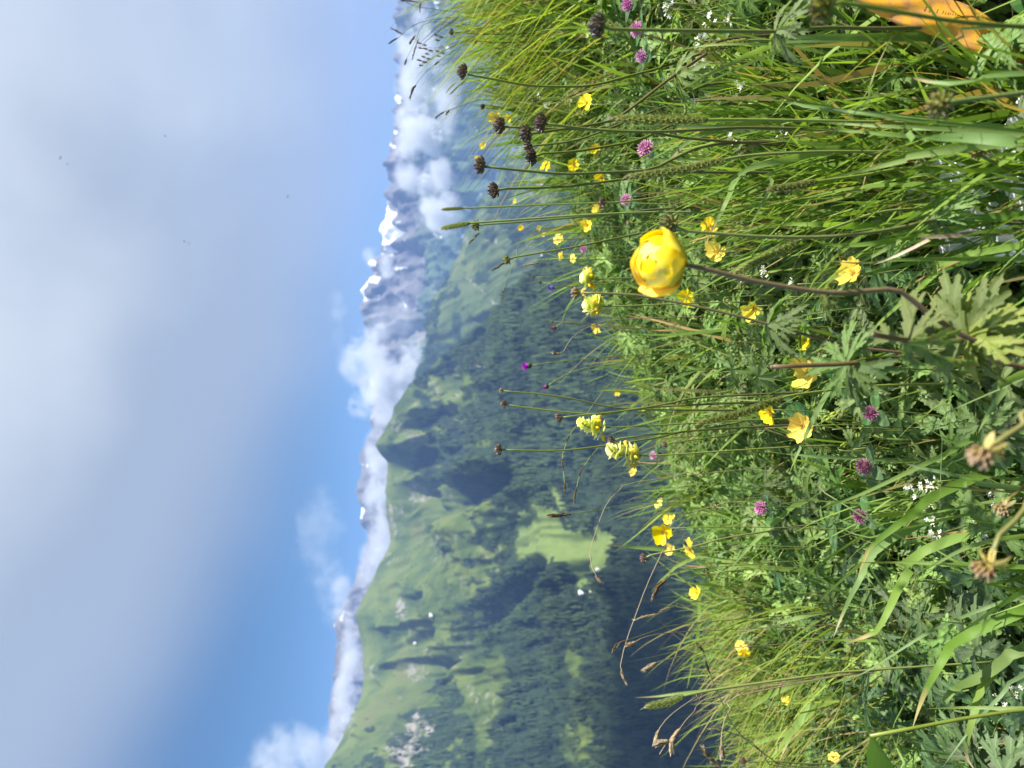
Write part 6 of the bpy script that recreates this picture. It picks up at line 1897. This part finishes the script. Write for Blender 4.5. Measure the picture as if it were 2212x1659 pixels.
def build_bag():
    d = .56
    def p_(x, y, dd=0.0): return at(x, y, d + dd)
    base = p_(2080, 30, .06); base = np.array((base[0], base[1], float(g(base[0], base[1]))))
    root = thing('bag', 'dark bag with a worn orange printed band half hidden in the grass', 'bag', base)
    # orange band: a thick, slightly arched strip tapering to the lower right
    left = [(1840, -50), (1925, -22), (1990, -14), (2060, 0), (2110, 20), (2145, 44), (2190, 75), (2240, 110)]
    right = [(1835, -10), (1880, 24), (1935, 50), (2000, 72), (2060, 96), (2105, 114), (2140, 130), (2180, 152), (2225, 182)]
    mb = MB(); V = []; A = []
    n = 40
    Lp = smooth_poly([p_(x, y, .05) for x, y in left], n) - base; Rp = smooth_poly([p_(x, y, .045) for x, y in right], n) - base
    nrm = Vector(-p_(2000, 40)).normalized(); nv = np.array(nrm)
    m_ = 9
    for i in range(n):
        for k in range(m_):
            u = k / (m_ - 1); c = Lp[i] * (1 - u) + Rp[i] * u + nv * (.005 * math.sin(math.pi * u) + .002 * math.sin(i * .5 + k))
            V.append(c); A.append(.5)
        for k in range(m_):
            u = k / (m_ - 1); c = Lp[i] * (1 - u) + Rp[i] * u - nv * .006
            V.append(c); A.append(.5)
    F = []; st = 2 * m_
    for i in range(n - 1):
        for k in range(m_ - 1):
            F.append((i * st + k, i * st + k + 1, (i + 1) * st + k + 1, (i + 1) * st + k))
            F.append((i * st + m_ + k, (i + 1) * st + m_ + k, (i + 1) * st + m_ + k + 1, i * st + m_ + k + 1))
        F.append((i * st, (i + 1) * st, (i + 1) * st + m_, i * st + m_)); F.append((i * st + m_ - 1, i * st + 2 * m_ - 1, (i + 1) * st + 2 * m_ - 1, (i + 1) * st + m_ - 1))
    mb.add(V, F, A)
    band = obj('band', mb.mesh('band', flat_mat('worn orange', (0.80, 0.38, 0.03), .55, (0.50, 0.25, 0.09), 90)), root)
    # dark print on the band, seen upside down
    cu = bpy.data.curves.new('print', 'FONT'); cu.body = '25mm 1 11'; cu.size = .0075; cu.extrude = .00008
    cu.align_x = 'CENTER'
    to = bpy.data.objects.new('print', cu); COL.objects.link(to)
    bpy.context.view_layer.update()
    dg = bpy.context.evaluated_depsgraph_get(); tm = bpy.data.meshes.new_from_object(to.evaluated_get(dg)); bpy.data.objects.remove(to)
    tm.materials.clear(); tm.materials.append(flat_mat('print ink', (.10, .055, .02)))
    i = 19
    c = (Lp[i] * .68 + Rp[i] * .32) + nv * .0068
    tx = Vector(Lp[i - 6] - Lp[i + 6]).normalized(); ty = nrm.cross(tx).normalized(); nz_ = tx.cross(ty)
    obj('print', tm, band, c, Matrix((tx, ty, nz_)).transposed().to_quaternion(), 1.0)
    # dark fabric body behind and above the band
    import bmesh
    bm = bmesh.new(); bmesh.ops.create_icosphere(bm, subdivisions=4, radius=1.0)
    for v in bm.verts:
        q = v.co; f = 1 + .10 * float(fbm(np.array(q.x * 2 + 5), np.array(q.y * 2 + q.z), 77, 3) - .5) * 2
        for ax_ in range(3): q[ax_] = math.copysign(abs(q[ax_]) ** .6, q[ax_])
        v.co = q * f * .85
    me = bpy.data.meshes.new('body'); bm.to_mesh(me); bm.free()
    me.polygons.foreach_set('use_smooth', np.ones(len(me.polygons), bool)); me.materials.append(flat_mat('dark fabric', (.014, .015, .02), .8, (.01, .01, .012), 300))
    bc = p_(2130, 22, .10) - base
    obj('body', me, root, bc, qaim(tuple(nv), .2), (.072, .055, .03))
    # blue tab
    mb = MB(); a = p_(2150, 146, .06) - base; b = p_(2176, 158, .06) - base
    tube(mb, [a, (a + b) / 2 + nv * .002, b], [.004, .006, .003], 8, .5); obj('tab', mb.mesh('tab', flat_mat('blue webbing', (.03, .08, .32))), root)


build_bag()


def build_sheet():
    """a crumpled white sheet on the ground under the thick grass"""
    mb = MB(); n = 34; m_ = 40
    V = []
    c0, _ = on_canopy(2050, 420, .14)
    base = np.array((c0[0], c0[1], float(g(c0[0], c0[1]))))
    for i in range(n):
        for j in range(m_):
            u = i / (n - 1) - .5; v = j / (m_ - 1) - .5
            x = base[0] + u * .10 + .012 * math.sin(v * 9); y = base[1] + v * .16 + .012 * math.sin(u * 8)
            z = float(g(x, y)) + .108 + .010 * (float(fbm(np.array(u * 7 + 3), np.array(v * 7), 88, 4)) - .5) * 2
            V.append((x - base[0], y - base[1], z - base[2]))
    F = [(i * m_ + j, i * m_ + j + 1, (i + 1) * m_ + j + 1, (i + 1) * m_ + j) for i in range(n - 1) for j in range(m_ - 1)]
    mb.add(V, F)
    me = mb.mesh('sheet', flat_mat('white cloth', (.82, .83, .84), .7))
    o = obj('sheet', me, None, base)
    md = o.modifiers.new('thick', 'SOLIDIFY'); md.thickness = .0015
    tag(o, 'white crumpled sheet lying under the thick grass', 'sheet')


build_sheet()


# ------------------------------------------------------------------ small far things: houses in the valley, birds in the sky
def build_houses():
    wm = flat_mat('white wall', (.75, .74, .72), .8, scale=.5); rm = flat_mat('pale roof', (.50, .50, .50), .6, scale=.5)
    C4 = lambda q, w: (1042.3 + .14878 * q, 1042.3 + .14878 * w)
    spots = [C4(1545, 632) + (5.5, 'small white house in the forest above the clearing'), C4(1318, 1420) + (7.5, 'white house at the tip of the bright clearing'), C4(1640, 1468) + (5.5, 'right house of the hamlet below the clearing'), C4(1460, 1580) + (8, 'left house of the hamlet below the clearing'), C4(1608, 1580) + (7, 'lowest white house of the hamlet below the clearing'), C4(1695, 1272) + (7, 'white house at the clearing edge nearest the meadow'), (932, 1330, 6, 'pale hut high on the grassy slope'), (898, 1389, 5, 'tiny pale hut in the upper gully'), (1175, 553, 6, 'white farmhouse on the far light green slope'), (1176, 563, 6, 'second white farmhouse on the far light green slope')]
    flatp = np.stack([MPX.ravel(), MPY.ravel()], -1)
    for x, y, s, lab in spots:
        if lab.endswith('far light green slope'):
            sp = bpy.data.objects['hill'].data; co_ = np.empty(len(sp.vertices) * 3, np.float32); sp.vertices.foreach_get('co', co_); co_ = co_.reshape(-1, 3)
            a, b, _ = proj(co_); i = int(np.argmin((a - x) ** 2 + (b - y) ** 2)); P = co_[i]
        else:
            i = int(np.argmin(((flatp - (x, y)) ** 2).sum(1))); P = MG.reshape(-1, 3)[i]
        d = np.linalg.norm(P); w = s * K * d
        root = thing('house', lab, 'house', P, 'white houses in the valley'); root.rotation_euler = (0, 0, .4 + random.random())
        mb = MB(); L, Wd, H = w * .6, w * .42, w * .5
        mb.add([(-L, -Wd, -2), (L, -Wd, -2), (L, Wd, -2), (-L, Wd, -2), (-L, -Wd, H), (L, -Wd, H), (L, Wd, H), (-L, Wd, H), (-L, 0, H * 1.7), (L, 0, H * 1.7)], [(0, 1, 5, 4), (1, 2, 6, 9, 5), (2, 3, 7, 6), (3, 0, 4, 8, 7), (4, 5, 9, 8), (6, 7, 8, 9)])
        obj('wall', mb.mesh('wall', wm, False), root)
        mb = MB(); e = 1.12; t_ = .05 * w
        for sg in (-1, 1):
            a = np.array([(-L * e, 0, H * 1.75), (L * e, 0, H * 1.75), (L * e, sg * Wd * 1.2, H * .92), (-L * e, sg * Wd * 1.2, H * .92)])
            mb.add(np.vstack([a, a + np.array((0, 0, t_))]), [(0, 1, 2, 3), (7, 6, 5, 4), (0, 4, 5, 1), (1, 5, 6, 2), (2, 6, 7, 3), (3, 7, 4, 0)])
        obj('roof', mb.mesh('roof', rm, False), root)


build_houses()


def build_birds():
    bm_ = flat_mat('dark plumage', (.02, .02, .022), .8, scale=5)
    for i, (x, y, s, d, lab) in enumerate(((131, 341, 9, 60, 'largest dark bird high in the pale sky'), (146, 354, 4.5, 80, 'small dark bird close to the largest one'), (357, 294, 5, 80, 'faint lone bird in the bright cloud'), (398, 521, 6.5, 70, 'upper bird of the pair in the middle of the sky'), (408, 525, 5, 75, 'lower bird of the pair in the middle of the sky'), (622, 425, 6, 80, 'faint bird lowest in the blue sky'))):
        p = at(x, y, d); w = s * K * d
        root = thing('bird', lab, 'bird', p, 'dark birds in the sky'); root.rotation_euler = (.3 * i, .5, i * 1.3)
        mb = MB(); tube(mb, [(0, -.35 * w, 0), (0, -.2 * w, 0), (0, .05 * w, 0), (0, .25 * w, 0), (0, .35 * w, .0)], np.array([.07, .03, .10, .07, .01]) * w, 7); obj('body', mb.mesh('body', bm_), root)
        for sg in (-1, 1):
            mb = MB(); mb.add([(0, -.1 * w, 0), (0, .12 * w, 0), (sg * .3 * w, .14 * w, .12 * w), (sg * .6 * w, -.08 * w, .05 * w), (sg * .3 * w, -.12 * w, .11 * w), (0, 0, .03 * w), (sg * .3 * w, 0, .145 * w)], [(0, 5, 6, 4), (5, 1, 2, 6), (4, 6, 3), (6, 2, 3)])
            obj('wing', mb.mesh('wing', bm_), root)


build_birds()
